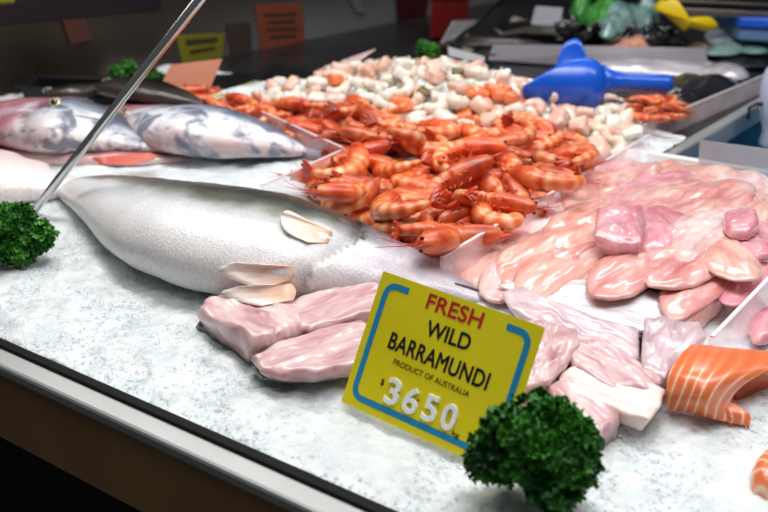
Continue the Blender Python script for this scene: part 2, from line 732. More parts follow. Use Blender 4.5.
# ================================================================== FISH
def fish_body(stations, k=.55, nr=70, m=36, sink=.012, zextra=0.0, wob=.0015, head=None):
    """stations: (cx, cy, half_px, [k]) tail->head in photo pixels. returns verts, faces, attrs, surf(fn)"""
    S = catmull([(s[0], s[1], s[2], (s[3] if len(s) > 3 else k)) for s in stations], nr)
    amax = 0
    cs = []
    # first pass: sizes
    for cx, cy, hp, kk in S:
        hp = max(hp, 1.0)
        q = P(cx, cy, .03)
        d = q - CO
        dep = d.dot(CF)
        th = math.asin(-d.normalized().z)
        E_ = hp / FPX * dep
        a = E_ / math.sqrt((1.2 * math.sin(th)) ** 2 + (kk * math.cos(th)) ** 2)
        cs.append((cx, cy, a, a * kk))
        amax = max(amax, a * kk)
    C = []
    for cx, cy, a, t in cs:
        zc = zextra + t * .75 + amax * .25 - sink
        C.append((P(cx, cy, zc), a, t))
    rings = []
    U, Vv, MK = [], [], []
    n = len(C)
    for i, (c, a, t) in enumerate(C):
        d = C[min(i + 1, n - 1)][0] - C[max(i - 1, 0)][0]
        d.z = 0
        d.normalize()
        w = Vector((-d.y, d.x, 0))
        if w.y < 0: w = -w
        r = []
        for j in range(m):
            an = 2 * math.pi * j / m
            ca, sa = math.cos(an), math.sin(an)
            ca2 = math.copysign(abs(ca) ** .95, ca)
            sa2 = math.copysign(abs(sa) ** .9, sa)
            zz = sa2 * t * (1.0 if sa > 0 else .85)
            g = 1.0
            MK.append(0.0)
            if head and sa > 0:
                g = 1 - head(i / (n - 1), ca)
                MK[-1] = min(.8, (1 - g) * 4)
                zz *= g
            r.append(c + w * (a * ca2) + Vector((0, 0, zz)))
            U.append(i / (n - 1))
            Vv.append(ca)
        rings.append(r)
    V, F = loft(rings)
    V = np.array([tuple(v) for v in V])
    nn = fbm(V * 30, 4, 2)
    V[:, 2] += nn * wob

    def surf(u, v, lift=0.0):
        i = int(round(u * (n - 1)))
        an = math.acos(max(-1, min(1, v)))
        j = int(round(an / (2 * math.pi) * m)) % m
        p = Vector(V[i * m + j])
        cc = C[i][0]
        return p + (p - cc).normalized() * lift
    def at_px(x, y, lift=0.0):
        a_, b_ = proj_np(V)
        D = (a_ - x) ** 2 + (b_ - y) ** 2
        jj = np.arange(len(V)) % m
        D = D + np.where(jj > m // 2, 1e6, 0)
        i = int(np.argmin(D))
        p = Vector(V[i])
        return p + (p - C[i // m][0]).normalized() * lift
    surf.at_px = at_px
    return V, F, {'u': U, 'v': Vv, 'mark': MK}, surf


def fin(base, tip, n=16, m=6, ripple=.0015, seed=0):
    ripple *= .3
    b = catmull([tuple(p) for p in base], n)
    t = catmull([tuple(p) for p in tip], n)
    R, U, Vv = [], [], []
    for i in range(n):
        row = []
        for j in range(m):
            f = j / (m - 1)
            p = b[i] * (1 - f) + t[i] * f
            p = p + np.array([0, 0, ripple * math.sin(i * 1.9 + seed) * f])
            row.append(p)
            U.append(i / (n - 1))
            Vv.append(f)
        R.append(row)
    V, F = loft(R, closed=False)
    return V, F, {'u': U, 'v': Vv}


def fin_mat(name, c0, c1, rays=22, alpha=1):
    m = bpy.data.materials.new(name)
    m.use_nodes = True
    nt = m.node_tree
    L = nt.links.new
    b = nt.nodes['Principled BSDF']
    au = N(nt, 'ShaderNodeAttribute', attribute_name='u')
    av = N(nt, 'ShaderNodeAttribute', attribute_name='v')
    mu = N(nt, 'ShaderNodeMath', operation='MULTIPLY')
    mu.inputs[1].default_value = rays * 6.283
    si = N(nt, 'ShaderNodeMath', operation='SINE')
    L(au.outputs['Fac'], mu.inputs[0])
    L(mu.outputs[0], si.inputs[0])
    ma = N(nt, 'ShaderNodeMath', operation='MULTIPLY_ADD')
    ma.inputs[1].default_value = .12
    L(si.outputs[0], ma.inputs[0])
    L(av.outputs['Fac'], ma.inputs[2])
    c = ramp_after(nt, ma.outputs[0], [(0, c0), (1, c1)])
    L(c, b.inputs['Base Color'])
    b.inputs['Roughness'].default_value = .35
    b.inputs['Alpha'].default_value = alpha
    b.inputs['Subsurface Weight'].default_value = .1
    b.inputs['Subsurface Radius'].default_value = (.004, .003, .002)
    return m


def gill_head(c0=.80, d=.05, w=.012):
    def h(u, v):
        e = c0 + .02 - .06 * (v * v)
        g = d * 3.2 * math.exp(-(e - u) / (w * 1.8)) if u < e else 0
        e2 = e + .075
        g2 = d * .9 * math.exp(-(e2 - u) / w) if u < e2 else 0
        return g + g2
    return h


# --- the big barramundi
M_barra = fish_mat('barramundi_skin',
                   [(.0, '#e4dedb'), (.20, '#ecebeb'), (.31, '#e6e7e7'), (.39, '#c9cbc9'), (.45, '#96978e'), (.51, '#66675c'), (.60, '#3e3f38'), (.9, '#30312b')],
                   scales=400, scale_str=.22, rough=.3, vnoise_amt=.22, metal=.0, pink=(.85, .95, '#cdbfcd', .62))
st = [(56, 191, 4), (66, 189, 9), (85, 190, 17), (110, 197, 25), (140, 208, 35), (170, 221, 45), (200, 231, 52), (240, 242, 56),
      (280, 249, 56), (320, 255, 51), (360, 264, 42), (400, 274, 32), (430, 283, 23), (460, 291, 14), (489, 300, 6)]
V, F, at, sf = fish_body(st, k=.50, head=gill_head(.70, .07, .010), nr=140, m=48)
barra = empty('whole_barramundi', Vector(V.mean(0)) * 1.0 - Vector((0, 0, V[:, 2].mean())),
              'large whole silver barramundi lying on the ice behind the yellow price sign', 'fish')
mk('body', V, F, M_barra, barra, attrs=at)
M_finp = fin_mat('orange_fin', '#efb793', '#f5eae2', 13)
M_finy = fin_mat('yellow_fin', '#d9b090', '#efe6da', 13)
M_find = fin_mat('grey_fin', '#9b978c', '#5d5a50', 18)
# pectoral fin (on the flank) and pelvic fins (under belly)
pc = lambda x, y, z: P(x, y, z)
fp = lambda x, y, l=.0035: sf.at_px(x, y, l)
b_ = [fp(326, 229, .0), fp(331, 235, .0), fp(328, 243, .0)]
t_ = [fp(308, 220, .004), fp(290, 217, .006), fp(281, 222, .007), fp(288, 233, .006), fp(308, 242, .004)]
o = mk('pectoral_fin', *fin(b_, t_, 16, 6, .0006)[:2], M_finy, barra, attrs=fin(b_, t_, 16, 6, .0006)[2], solid=.0006)
o['label'] = 'small pale yellow side fin'
b_ = [fp(292, 268, .0), fp(295, 275, .0), fp(291, 283, .0)]
t_ = [fp(262, 261, .008), fp(238, 259, .010), fp(222, 263, .011), fp(236, 273, .011), fp(262, 283, .009)]
g = fin(b_, t_, 18, 6, .001)
o = mk('pelvic_fin', g[0], g[1], M_finp, barra, attrs=g[2], solid=.0007)
o['label'] = 'orange tipped belly fin'
b_ = [pc(292, 284, .040), pc(296, 291, .036), pc(294, 300, .030)]
t_ = [pc(258, 285, .040), pc(236, 287, .036), pc(221, 293, .030), pc(236, 301, .026), pc(262, 306, .026)]
g = fin(b_, t_, 18, 6, .001)
mk('pelvic_fin', g[0], g[1], M_finp, barra, attrs=g[2], solid=.0007)
b_ = [pc(72, 203, .012), pc(88, 212, .012), pc(106, 224, .012)]
t_ = [pc(80, 212, .006), pc(96, 223, .004), pc(116, 238, .004)]
g = fin(b_, t_, 14, 5, .001)
mk('anal_fin', g[0], g[1], M_finp, barra, attrs=g[2], solid=.0007)
b_ = [sf(.30, .985), sf(.45, .99), sf(.62, .985)]
t_ = [sf(.27, .985, .006), sf(.44, .99, .011), sf(.60, .985, .008)]
g = fin(b_, t_, 26, 4, .001)
mk('dorsal_fin', g[0], g[1], M_find, barra, attrs=g[2], solid=.001)
b_ = [pc(62, 182, .022), pc(60, 197, .006)]
t_ = [pc(34, 177, .012), pc(28, 188, .006), pc(32, 200, .002)]
g = fin(b_, t_, 16, 5, .001)
mk('tail_fin', g[0], g[1], M_find, barra, attrs=g[2], solid=.0015)


def disc_on(c, nrm, r, bulge, n=18, k=5):
    a, b = frame(nrm)
    nrm = Vector(nrm).normalized()
    R = []
    for i in range(k):
        f = math.sin(math.pi / 2 * (i + .001) / (k - 1))
        h = math.cos(math.pi / 2 * (i) / (k - 1))
        R.append([Vector(c) + (a * math.cos(6.2832 * j / n) + b * math.sin(6.2832 * j / n)) * r * f + nrm * bulge * h for j in range(n)])
    return loft(R, cap=True)


M_eye = plain('fish_eye_black', '#08090b', rough=.08, coat=1)
M_eyer = plain('fish_eye_ring', '#b9b49a', rough=.25, metal=.3)


def eye(parent, c, nrm, r):
    e = mk('eye', *disc_on(c, nrm, r, r * .35), M_eyer, parent)
    # pupil as a sub-part
    me = disc_on(Vector(c) + Vector(nrm).normalized() * r * .25, nrm, r * .6, r * .3)
    VV = np.array([tuple(v) for v in me[0]]) - np.array(wloc(parent))
    mk('pupil', VV, me[1], M_eye, e, local=True)
    return e


n_ = (sf(.86, .25) - sf(.86, -.9)).normalized()
eye(barra, sf.at_px(425, 300, 0), (0, -.25, 1), .0075)
# mouth line
mv = tube([sf(.985, .25, .0005), sf(.95, -.1, .0008), sf(.92, -.35, .0008)], [.0012, .0016, .0008], 6)
mk('mouth', *mv, plain('fish_mouth', '#6a5a55', rough=.4), barra)

# --- silvery fish on the left
M_fish1 = fish_mat('snapper_skin', [(0, '#e0cfcb'), (.2, '#e6e6ea'), (.36, '#cfd3dc'), (.5, '#8d94a4'), (.65, '#5d616a')], scales=330, scale_str=.18,
                   blotch='#5d6478', blotch_scale=24, pink=(.74, .90, '#c4606c', .85), rough=.3, metal=0, vnoise_amt=.3)
M_fish2 = fish_mat('trevally_skin', [(0, '#c9aeae'), (.14, '#ecebef'), (.40, '#e4e6ee'), (.5, '#a1a8ba'), (.66, '#60646e')], scales=330, scale_str=.15,
                   blotch='#5f667e', blotch_scale=24, pink=(.83, .95, '#cc737b', .85), rough=.28, metal=0, vnoise_amt=.3)
st = [(172, 150, 3), (160, 147, 6), (140, 143, 11), (115, 137, 18), (90, 130, 25), (65, 126, 29), (40, 123, 27), (15, 118, 21), (-8, 114, 13), (-22, 112, 6)]
V, F, at, sf1 = fish_body(st, k=.42, head=gill_head(.60, .07, .02), zextra=.012, sink=.008)
f1 = empty('whole_fish', (V[:, 0].mean(), V[:, 1].mean(), 0), 'whole silver fish with pink stained head and visible eye at the far left', 'fish')
mk('body', V, F, M_fish1, f1, attrs=at)
eye(f1, sf1.at_px(56, 106, .004), (0, -.65, .75), .0095)
mk('mouth', *tube([sf1(.97, .1, .001), sf1(.93, -.35, .001), sf1(.88, -.5, .001)], [.002, .0025, .001], 6), plain('fish_mouth_pink', '#a3545c'), f1)
b_ = [sf1(.55, -.2, .001), sf1(.55, -.45, .001)]
t_ = [sf1(.38, .0, .003), sf1(.36, -.2, .003), sf1(.42, -.4, .003)]
g = fin(b_, t_, 12, 5, .0005)
mk('pectoral_fin', g[0], g[1], fin_mat('silver_fin', '#b7b9c6', '#e4e4ea', 12), f1, attrs=g[2], solid=.001)

st = [(338, 157, 4), (322, 154, 3), (306, 151, 5), (290, 147, 11), (268, 142, 18), (240, 137, 24), (212, 133, 27), (185, 129, 26), (160, 124, 21), (138, 118, 15), (118, 111, 9), (108, 108, 4)]
V, F, at, sf2 = fish_body(st[2:], k=.45, head=gill_head(.82, .08, .015), zextra=.006, sink=.006)
f2 = empty('whole_fish', (V[:, 0].mean(), V[:, 1].mean(), 0), 'silvery white fish with dark blotches, right of the steel rod before the small prawn row', 'fish')
mk('body', V, F, M_fish2, f2, attrs=at)
b_ = [sf2.at_px(304, 148, -.001), sf2.at_px(302, 152, -.001), sf2.at_px(304, 155, -.001)]
t_ = [PH(332, 143, .022), PH(324, 151, .018), PH(338, 159, .012)]
g = fin(b_, t_, 16, 5, .0005)
mk('tail_fin', g[0], g[1], fin_mat('silver_tail', '#c9ccd8', '#8d90a0', 16), f2, attrs=g[2], solid=.0015)
b_ = [sf2(.80, -.35, .001), sf2(.80, -.6, .001)]
t_ = [P(187, 157, .02), P(191, 161, .018), P(186, 164, .014)]
t_ = [sf2(.70, -.75, .006), sf2(.68, -.9, .006), sf2(.74, -.95, .006)]
g = fin(b_, t_, 12, 5, .0005)
mk('pectoral_fin', g[0], g[1], fin_mat('pink_fin', '#d9999b', '#d66f6f', 12), f2, attrs=g[2], solid=.001)
eye(f2, sf2.at_px(128, 113, .004), (0, -.45, .9), .007)

M_fish3 = fish_mat('pink_fish', [(0, '#dfc4c1'), (.25, '#cf9998'), (.45, '#b06a6a'), (.65, '#8a4646'), (1, '#6a3536')], scales=300, scale_str=.2, rough=.28, vnoise_amt=.3)
st = [(-40, 158, 6), (-10, 157, 11), (30, 157, 11), (70, 158, 10), (105, 159, 10), (140, 159, 9), (170, 159, 6), (195, 160, 2)]
V, F, at, sf3 = fish_body(st, k=.5, sink=.004)
f3 = empty('whole_fish', (V[:, 0].mean(), V[:, 1].mean(), 0), 'reddish pink fish squeezed between the large barramundi and the silver fish', 'fish')
mk('body', V, F, M_fish3, f3, attrs=at)
b_ = [P(92, 158, .035), P(100, 164, .03)]
t_ = [P(150, 153, .03), P(156, 158, .025), P(130, 165, .025)]
g = fin(b_, t_, 14, 5, .001)
mk('pectoral_fin', g[0], g[1], fin_mat('red_fin', '#c4524a', '#d9786a', 12), f3, attrs=g[2], solid=.0015)
M_fish4 = fish_mat('grey_fish', [(0, '#d5d3d3'), (.4, '#b3b4b6'), (.7, '#8b8d90'), (1, '#55575a')], scales=330, scale_str=.2, rough=.25, vnoise_amt=.3)
st = [(-60, 140, 8), (-35, 138, 14), (-10, 140, 15), (10, 143, 10), (26, 148, 5), (34, 150, 2)]
V, F, at, sf4 = fish_body(st, k=.45, sink=.006)
f4 = empty('whole_fish', (V[:, 0].mean(), V[:, 1].mean(), 0), 'plain grey fish cut off by the left frame edge, below the pink stained head', 'fish')
mk('body', V, F, M_fish4, f4, attrs=at)
# pale fish, left
M_fish5 = fish_mat('pale_fish', [(0, '#ece0dc'), (.3, '#f4e9e6'), (.7, '#f0d7d5'), (1, '#dcb3b2')], scales=300, scale_str=.22, rough=.3, vnoise_amt=.35, metal=.0)
st = [(-80, 172, 30), (-50, 174, 31), (-20, 177, 30), (5, 180, 28), (30, 182, 24), (52, 184, 19), (70, 184, 13), (84, 184, 7), (92, 184, 3)]
V, F, at, sf5 = fish_body(st, k=.42, sink=.012)
f5 = empty('whole_fish', (V[:, 0].mean(), V[:, 1].mean(), 0), 'pale pinkish white scaled fish entering from the left edge beside the curly parsley', 'fish')
mk('body', V, F, M_fish5, f5, attrs=at)
# dark fish at the back left on a black tray
M_fishd = fish_mat('dark_fish', [(0, '#453c36'), (.35, '#2a2624'), (.5, '#151414'), (.8, '#0a0a0b')], scales=300, scale_str=.3, rough=.22, vnoise_amt=.3)
M_blackp = plain('black_plastic', '#0a0b0d', rough=.35)


def tray(name, label, cat, q, h, m, th=.003):
    """shallow tray with rim; q = 4 base corners on a plane"""
    q = [Vector(p) for p in q]
    c = sum(q, Vector()) / 4
    out = [p + (p - c) * .06 + Vector((0, 0, h)) for p in q]
    out2 = [p + (p - c).normalized() * .012 for p in out]
    q2 = [p + Vector((0, 0, th)) for p in q]
    in2 = [p + Vector((0, 0, -th)) + (c - p).normalized() * .004 for p in out]
    rings = [q, out, out2, [p + Vector((0, 0, .002)) for p in out2], [p + Vector((0, 0, .002)) for p in in2], [p + (c - p).normalized() * .006 for p in q2]]
    V, F = loft(rings)
    o = mk(name, V, F, m, smooth=False)
    return meta(o, label, cat)


tray('fish_tray', 'black plastic tray behind the silver fish at the far left', 'tray', [P(28, 106, .0), P(205, 112, .0), P(195, 99, 0), P(42, 95, 0)], .035, M_blackp)
for st, lab in (([(128, 86, 2), (110, 88, 5), (90, 90, 7), (70, 92, 8), (52, 94, 6), (42, 96, 3)], 'small dark fish lying at the left end of the black tray'),
                ([(205, 104, 2), (185, 99, 7), (160, 94, 11), (135, 90, 12), (112, 88, 9), (98, 88, 4)], 'dark brown fish beside the steel rod on the black tray')):
    V, F, at, sfd = fish_body(st, k=.5, sink=.0, nr=40, zextra=.035)
    fd = empty('whole_fish', (V[:, 0].mean(), V[:, 1].mean(), V[:, 2].min()), lab, 'fish')
    mk('body', V, F, M_fishd, fd, attrs=at)
    eye(fd, sfd(.86, .1, -.001), (0, -.5, .8), .009)

# ================================================================== PRAWNS (prototypes built around the origin, lying on the side)
M_prawn = None


def prawn_material(name, base, band, dark):
    m = bpy.data.materials.new(name)
    m.use_nodes = True
    nt = m.node_tree
    L = nt.links.new
    b = nt.nodes['Principled BSDF']
    tc = N(nt, 'ShaderNodeTexCoord')
    oi = N(nt, 'ShaderNodeObjectInfo')
    mu = N(nt, 'ShaderNodeMath', operation='MULTIPLY')
    mu.inputs[1].default_value = 50
    L(oi.outputs['Random'], mu.inputs[0])
    nz = N(nt, 'ShaderNodeTexNoise', noise_dimensions='4D')
    nz.inputs['Scale'].default_value = 55
    nz.inputs['Detail'].default_value = 5
    L(tc.outputs['Object'], nz.inputs['Vector'])
    L(mu.outputs[0], nz.inputs['W'])
    sg = N(nt, 'ShaderNodeAttribute', attribute_name='seg')
    a = N(nt, 'ShaderNodeMath', operation='MULTIPLY_ADD')
    a.inputs[1].default_value = .62
    L(sg.outputs['Fac'], a.inputs[0])
    h = N(nt, 'ShaderNodeMath', operation='MULTIPLY_ADD')
    h.inputs[1].default_value = .9
    h.inputs[2].default_value = -.22
    L(nz.outputs['Fac'], h.inputs[0])
    L(h.outputs[0], a.inputs[2])
    c = ramp_after(nt, a.outputs[0], [(.0, dark), (.32, base), (.56, band), (.76, '#f3995f'), (.95, '#f8c19a')])
    hs = N(nt, 'ShaderNodeHueSaturation')
    mr = N(nt, 'ShaderNodeMapRange')
    mr.inputs['To Min'].default_value = .7
    mr.inputs['To Max'].default_value = 1.12
    L(oi.outputs['Random'], mr.inputs['Value'])
    L(mr.outputs[0], hs.inputs['Value'])
    L(c, hs.inputs['Color'])
    L(hs.outputs['Color'], b.inputs['Base Color'])
    b.inputs['Roughness'].default_value = .36
    b.inputs['Coat Weight'].default_value = .3
    b.inputs['Coat Roughness'].default_value = .25
    b.inputs['Subsurface Weight'].default_value = .06
    b.inputs['Subsurface Radius'].default_value = (.006, .002, .001)
    bp = N(nt, 'ShaderNodeBump')
    bp.inputs['Strength'].default_value = .7
    bp.inputs['Distance'].default_value = .0015
    L(nz.outputs['Fac'], bp.inputs['Height'])
    L(bp.outputs['Normal'], b.inputs['Normal'])
    return m


M_prawn = prawn_material('cooked_prawn_shell', '#cf431a', '#e76e33', '#76190a')
M_ant = plain('prawn_antenna', '#d24a28', rough=.4)
M_leg = plain('prawn_legs', '#e0623a', rough=.4)
M_peye = plain('prawn_eye', '#070505', rough=.12)


def prawn_proto(curl, length=.14, seed=0, R=.0142):
    rnd = random.Random(seed)
    n, m = 46, 14
    # centreline in XY: s 0 tail .. 1 head
    pts = []
    x = y = 0.0
    ang = 0.0
    ds = length / n
    angs = []
    for i in range(n + 1):
        s = i / n
        pts.append((x, y))
        angs.append(ang)
        k = curl if s < .62 else curl * .12
        # most bend in mid abdomen
        kk = k * (1.25 if .12 < s < .5 else .8)
        ang += kk * ds / (length * .62)
        x += math.cos(ang) * ds
        y += math.sin(ang) * ds
    cx = sum(p[0] for p in pts) / len(pts)
    cy = sum(p[1] for p in pts) / len(pts)
    pts = [(p[0] - cx, p[1] - cy) for p in pts]
    rings, seg = [], []
    for i in range(n + 1):
        s = i / n
        if s < .60:
            q = s / .60
            r = R * (.38 + .58 * math.sin(min(1, q * 1.05) * math.pi / 2))
            ph = (q * 6) % 1
            r *= 1 + .16 * (ph) - .06
            sg = .25 + .75 * (1 - abs(ph - .55) * 1.6)
        else:
            q = (s - .60) / .40
            r = R * (1.08 * math.sqrt(max(0, 1 - (max(0, q - .25) / .78) ** 2)) + .10)
            sg = .35 + .2 * math.sin(q * 9)
        a = angs[i]
        nx, ny = -math.sin(a), math.cos(a)      # inner (belly) side is +n when curl>0
        px, py = pts[i]
        row = []
        for j in range(m):
            t = 2 * math.pi * j / m
            c, s_ = math.cos(t), math.sin(t)
            rr = r * (1.0 if c < 0 else .82)
            row.append((px + nx * rr * c, py + ny * rr * c, r * .82 * s_))
            seg.append(max(0, sg * (1 - .5 * max(0, c))))
        rings.append(row)
    V, F = loft(rings)
    parts = [('shell', V, F, M_prawn, {'seg': seg})]
    # rostrum
    a = angs[-1]
    d = np.array([math.cos(a), math.sin(a), 0])
    nn = np.array([-math.sin(a), math.cos(a), 0])
    e = np.array([pts[-1][0], pts[-1][1], 0])
    back = -nn
    V, F = tube([e - d * .02 + back * R * .75, e + back * R * .45 + d * .004, e + d * .022 + back * R * .55], [.0028, .002, .0003], 6)
    parts.append(('rostrum', V, F, M_prawn, {'seg': [.05] * len(V)}))
    # tail fan
    a0 = angs[0]
    d0 = -np.array([math.cos(a0), math.sin(a0), 0])
    n0 = np.array([-math.sin(a0), math.cos(a0), 0])
    t0 = np.array([pts[0][0], pts[0][1], 0])
    vf = []
    for k, sp in enumerate((-.55, -.2, .2, .55)):
        dr = d0 * math.cos(sp) + np.array([0, 0, 1]) * math.sin(sp) + n0 * .15
        sd = np.cross(dr, n0)
        ring = []
        R_ = []
        for q in range(6):
            f = q / 5
            w = .0045 * math.sin(math.pi * (.15 + .75 * f))
            c = t0 + dr * (.022 * f)
            R_.append([c + sd * w + n0 * .0006, c - sd * w + n0 * .0006, c - sd * w - n0 * .0006, c + sd * w - n0 * .0006])
        vf.append(loft(R_))
    V, F = join(*vf)
    parts.append(('tail_fan', V, F, M_prawn, {'seg': [.12] * len(V)}))
    # legs
    vf = []
    for k in range(8):
        s = .34 + .06 * k
        i = int(s * n)
        a = angs[i]
        nx = np.array([-math.sin(a), math.cos(a), 0])
        tx = np.array([math.cos(a), math.sin(a), 0])
        c = np.array([pts[i][0], pts[i][1], 0])
        for sd in (-1, 1):
            L_ = (.011 if k > 4 else .008) * rnd.uniform(.8, 1.2)
            p0 = c + nx * R * .6 + np.array([0, 0, sd * R * .35])
            p1 = p0 + nx * L_ * .6 + tx * L_ * rnd.uniform(-.1, .5)
            p2 = p1 + nx * L_ * .3 - tx * L_ * rnd.uniform(.1, .7) + np.array([0, 0, sd * .002])
            vf.append(tube([p0, p1, p2], [.0013, .001, .0004], 5))
    V, F = join(*vf)
    parts.append(('legs', V, F, M_leg, None))
    for sd in (-1, 1):
        p = e - d * .002 + back * R * .1 + np.array([0, 0, sd * R * .42])
        V, F = disc_on(p, Vector((0, 0, sd)) + Vector(d) * .4, .0024, .0026, 8, 4)
        parts.append(('eye', V, F, M_peye, None))
        q = [e + d * .002]
        dd = d.copy()
        bend = rnd.uniform(-.5, .5)
        for k in range(5):
            dd = dd + nn * (.18 * bend + .34) + np.array([0, 0, sd * .06])
            dd = dd / np.linalg.norm(dd)
            q.append(q[-1] + dd * .009)
        V, F = tube(q, [.0008, .0007, .0006, .0005, .0004, .0003], 5)
        parts.append(('antenna', V, F, M_ant, None))
    return parts


def make_thing(name, parts, label, cat, group=None):
    root = empty(name, (0, 0, -50), label, cat, group)
    for nm, V, F, m, at in parts:
        mk(nm, V, F, m, root, attrs=at, local=True)
    return root


def copy_tree(o):
    c = o.copy()
    COL.objects.link(c)
    for ch in o.children:
        d = ch.copy()
        COL.objects.link(d)
        d.parent = c
    return c


def purge(o):
    for ch in list(o.children):
        bpy.data.objects.remove(ch)
    bpy.data.objects.remove(o)


GP = 'cooked prawns in the main heap'
PL = 'whole cooked orange prawn lying in the heap between the barramundi and the clear divider'
curls = [3.3, 2.3, 2.8, 1.5, 3.8, 2.0]
protos = [make_thing('cooked_prawn', prawn_proto(c, random.uniform(.13, .15), i), PL, 'prawn', GP) for i, c in enumerate(curls)]


def inpoly(x, y, poly):
    c = False
    n = len(poly)
    for i in range(n):
        x1, y1 = poly[i]
        x2, y2 = poly[(i + 1) % n]
        if (y1 > y) != (y2 > y) and x < (x2 - x1) * (y - y1) / (y2 - y1) + x1:
            c = not c
    return c


def scatter(poly, spacing, zadd, tries=6000, zref=.03, seed=1, limit=999):
    r = random.Random(seed)
    w = [P(x, y, zref) for x, y in poly]
    x0, x1 = min(p.x for p in w) - .1, max(p.x for p in w) + .1
    y0, y1 = min(p.y for p in w) - .3, max(p.y for p in w) + .3
    out = []
    for _ in range(tries):
        x, y = r.uniform(x0, x1), r.uniform(y0, y1)
        z = H(x, y) + zadd
        a, b = proj((x, y, z))
        if not inpoly(a, b, poly): continue
        if any((x - p[0]) ** 2 + (y - p[1]) ** 2 < spacing ** 2 for p in out): continue
        out.append((x, y, z))
        if len(out) >= limit: break
    return out


def place(o, loc, rx, ry, rz, s=1.0):
    o.location = loc
    o.rotation_euler = (rx, ry, rz)
    o.scale = (s, s, s)


main_poly = [(316, 184), (338, 165), (346, 140), (345, 108), (375, 100), (395, 128), (470, 128), (540, 128), (578, 146), (568, 168), (535, 190), (495, 216), (478, 238), (455, 240), (425, 240), (400, 222), (360, 205), (330, 194)]
used = [False] * len(protos)
rp_ = random.Random(5)


def put_prawn(loc, rx, ry, rz, s, which=None, label=None, group=None):
    k = rp_.randrange(len(protos)) if which is None else which
    o = copy_tree(protos[k])
    place(o, loc, rx, ry, rz, s)
    if label: o['label'] = label
    if group: o['group'] = group
    return o


nmain = 0
for (sp, za, sd) in ((.044, .010, 2), (.048, .030, 3), (.09, .046, 4)):
    for (x, y, z) in scatter(main_poly, sp, za, seed=sd):
        flip = rp_.random() < .5
        rx = rp_.uniform(-.35, .35) + (math.pi if flip else 0)
        put_prawn((x, y, z), rx, rp_.uniform(-.3, .3), rp_.uniform(0, 6.28), rp_.uniform(.85, 1.05))
        nmain += 1
# the prawns at the rim of the heap that read singly
L1 = 'curled cooked prawn at the left tip of the main heap above the barramundi'
put_prawn(PH(330, 190, .014), .1, .1, 1.9, 1.0, 0, L1).pop('group', None)
L2 = 'curled cooked prawn at the bottom tip of the heap, touching the barramundi head'
o = put_prawn(PH(436, 238, .014), .2, 0, -1.4, 1.0, 4, L2); del o['group']
o = put_prawn(PH(478, 228, .014), .1, .1, .6, .85, 2, 'cooked prawn half behind the lower end of the long clear divider'); del o['group']
print('main prawns', nmain)
# small back pile
back_poly = [(168, 90), (200, 92), (235, 100), (262, 104), (300, 104), (338, 108), (338, 140), (318, 142), (280, 122), (240, 108), (200, 104), (172, 100)]
LB = 'small cooked orange prawn in the row behind the blotched silver fish'
GB = 'small cooked prawns behind the silver fish'
for (sp, za, sd) in ((.036, .008, 12), (.048, .024, 13)):
    for (x, y, z) in scatter(back_poly, sp, za, seed=sd):
        put_prawn((x, y, z), rp_.uniform(-.4, .4), rp_.uniform(-.3, .3), rp_.uniform(0, 6.28), rp_.uniform(.65, .85), None, LB, GB)
# tiny pile at the right behind the acrylic
LR = 'cooked prawn in the little orange pile right of the scoop handle'
GR = 'cooked prawns in the little pile by the steel rail'
rp_poly = [(632, 104), (650, 99), (668, 98), (680, 104), (682, 113), (672, 118), (655, 119), (634, 117)]
for (sp, za, sd) in ((.022, .006, 22), (.024, .018, 23), (.03, .03, 24)):
    for (x, y, z) in scatter(rp_poly, sp, za, seed=sd):
        put_prawn((x, y, z), rp_.uniform(-.4, .4), rp_.uniform(-.3, .3), rp_.uniform(0, 6.28), rp_.uniform(.36, .48), None, LR, GR)
for p_ in protos: purge(p_)

# ================================================================== PEELED SEAFOOD MIX
M_mixs = [mat('peeled_prawn_flesh', [(.3, '#d9b79c'), (.5, '#ecdccb'), (.75, '#f6efe6')], scale=60, rough=.28, sss=.25, rvar=.12, coat=.4, bump=.25, bscale=150),
          mat('pink_flesh', [(.3, '#dd9f85'), (.5, '#eac0ad'), (.75, '#f3dcd0')], scale=60, rough=.28, sss=.25, rvar=.1, coat=.4, bump=.25, bscale=150),
          mat('white_fish_cube', [(.3, '#d6cdb9'), (.55, '#ece6da'), (.8, '#f8f5ee')], scale=60, rough=.3, sss=.25, rvar=.1, coat=.4, bump=.3, bscale=120),
          mat('salmon_cube', [(.3, '#e26c3c'), (.6, '#ee8a56'), (.8, '#f5b48c')], scale=70, rough=.28, sss=.25, rvar=.1, coat=.4, bump=.25, bscale=150),
          mat('green_mussel_bit', [(.3, '#4a4a26'), (.7, '#77713c')], scale=70, rough=.3, rvar=.2, coat=.4)]


def lump_curl(seed, m):
    r = random.Random(seed)
    n, k = 22, 12
    pts, x, y, a = [], 0, 0, 0
    cur = r.uniform(3.2, 4.6)
    rings = []
    for i in range(n):
        s = i / (n - 1)
        pts.append((x, y, a))
        a += cur / n
        x += math.cos(a) * .055 / n
        y += math.sin(a) * .055 / n
    cx, cy = sum(p[0] for p in pts) / n, sum(p[1] for p in pts) / n
    for i, (x, y, a) in enumerate(pts):
        s = i / (n - 1)
        rr = .0095 * (.35 + .75 * math.sin(math.pi * min(1, .12 + s * .8)) ** .7) * (1 + .07 * math.sin(s * 40))
        rings.append([(x - cx - math.sin(a) * rr * math.cos(t), y - cy + math.cos(a) * rr * math.cos(t), rr * 1.0 * math.sin(t)) for t in [6.2832 * j / k for j in range(k)]])
    V, F = loft(rings)
    return V, F


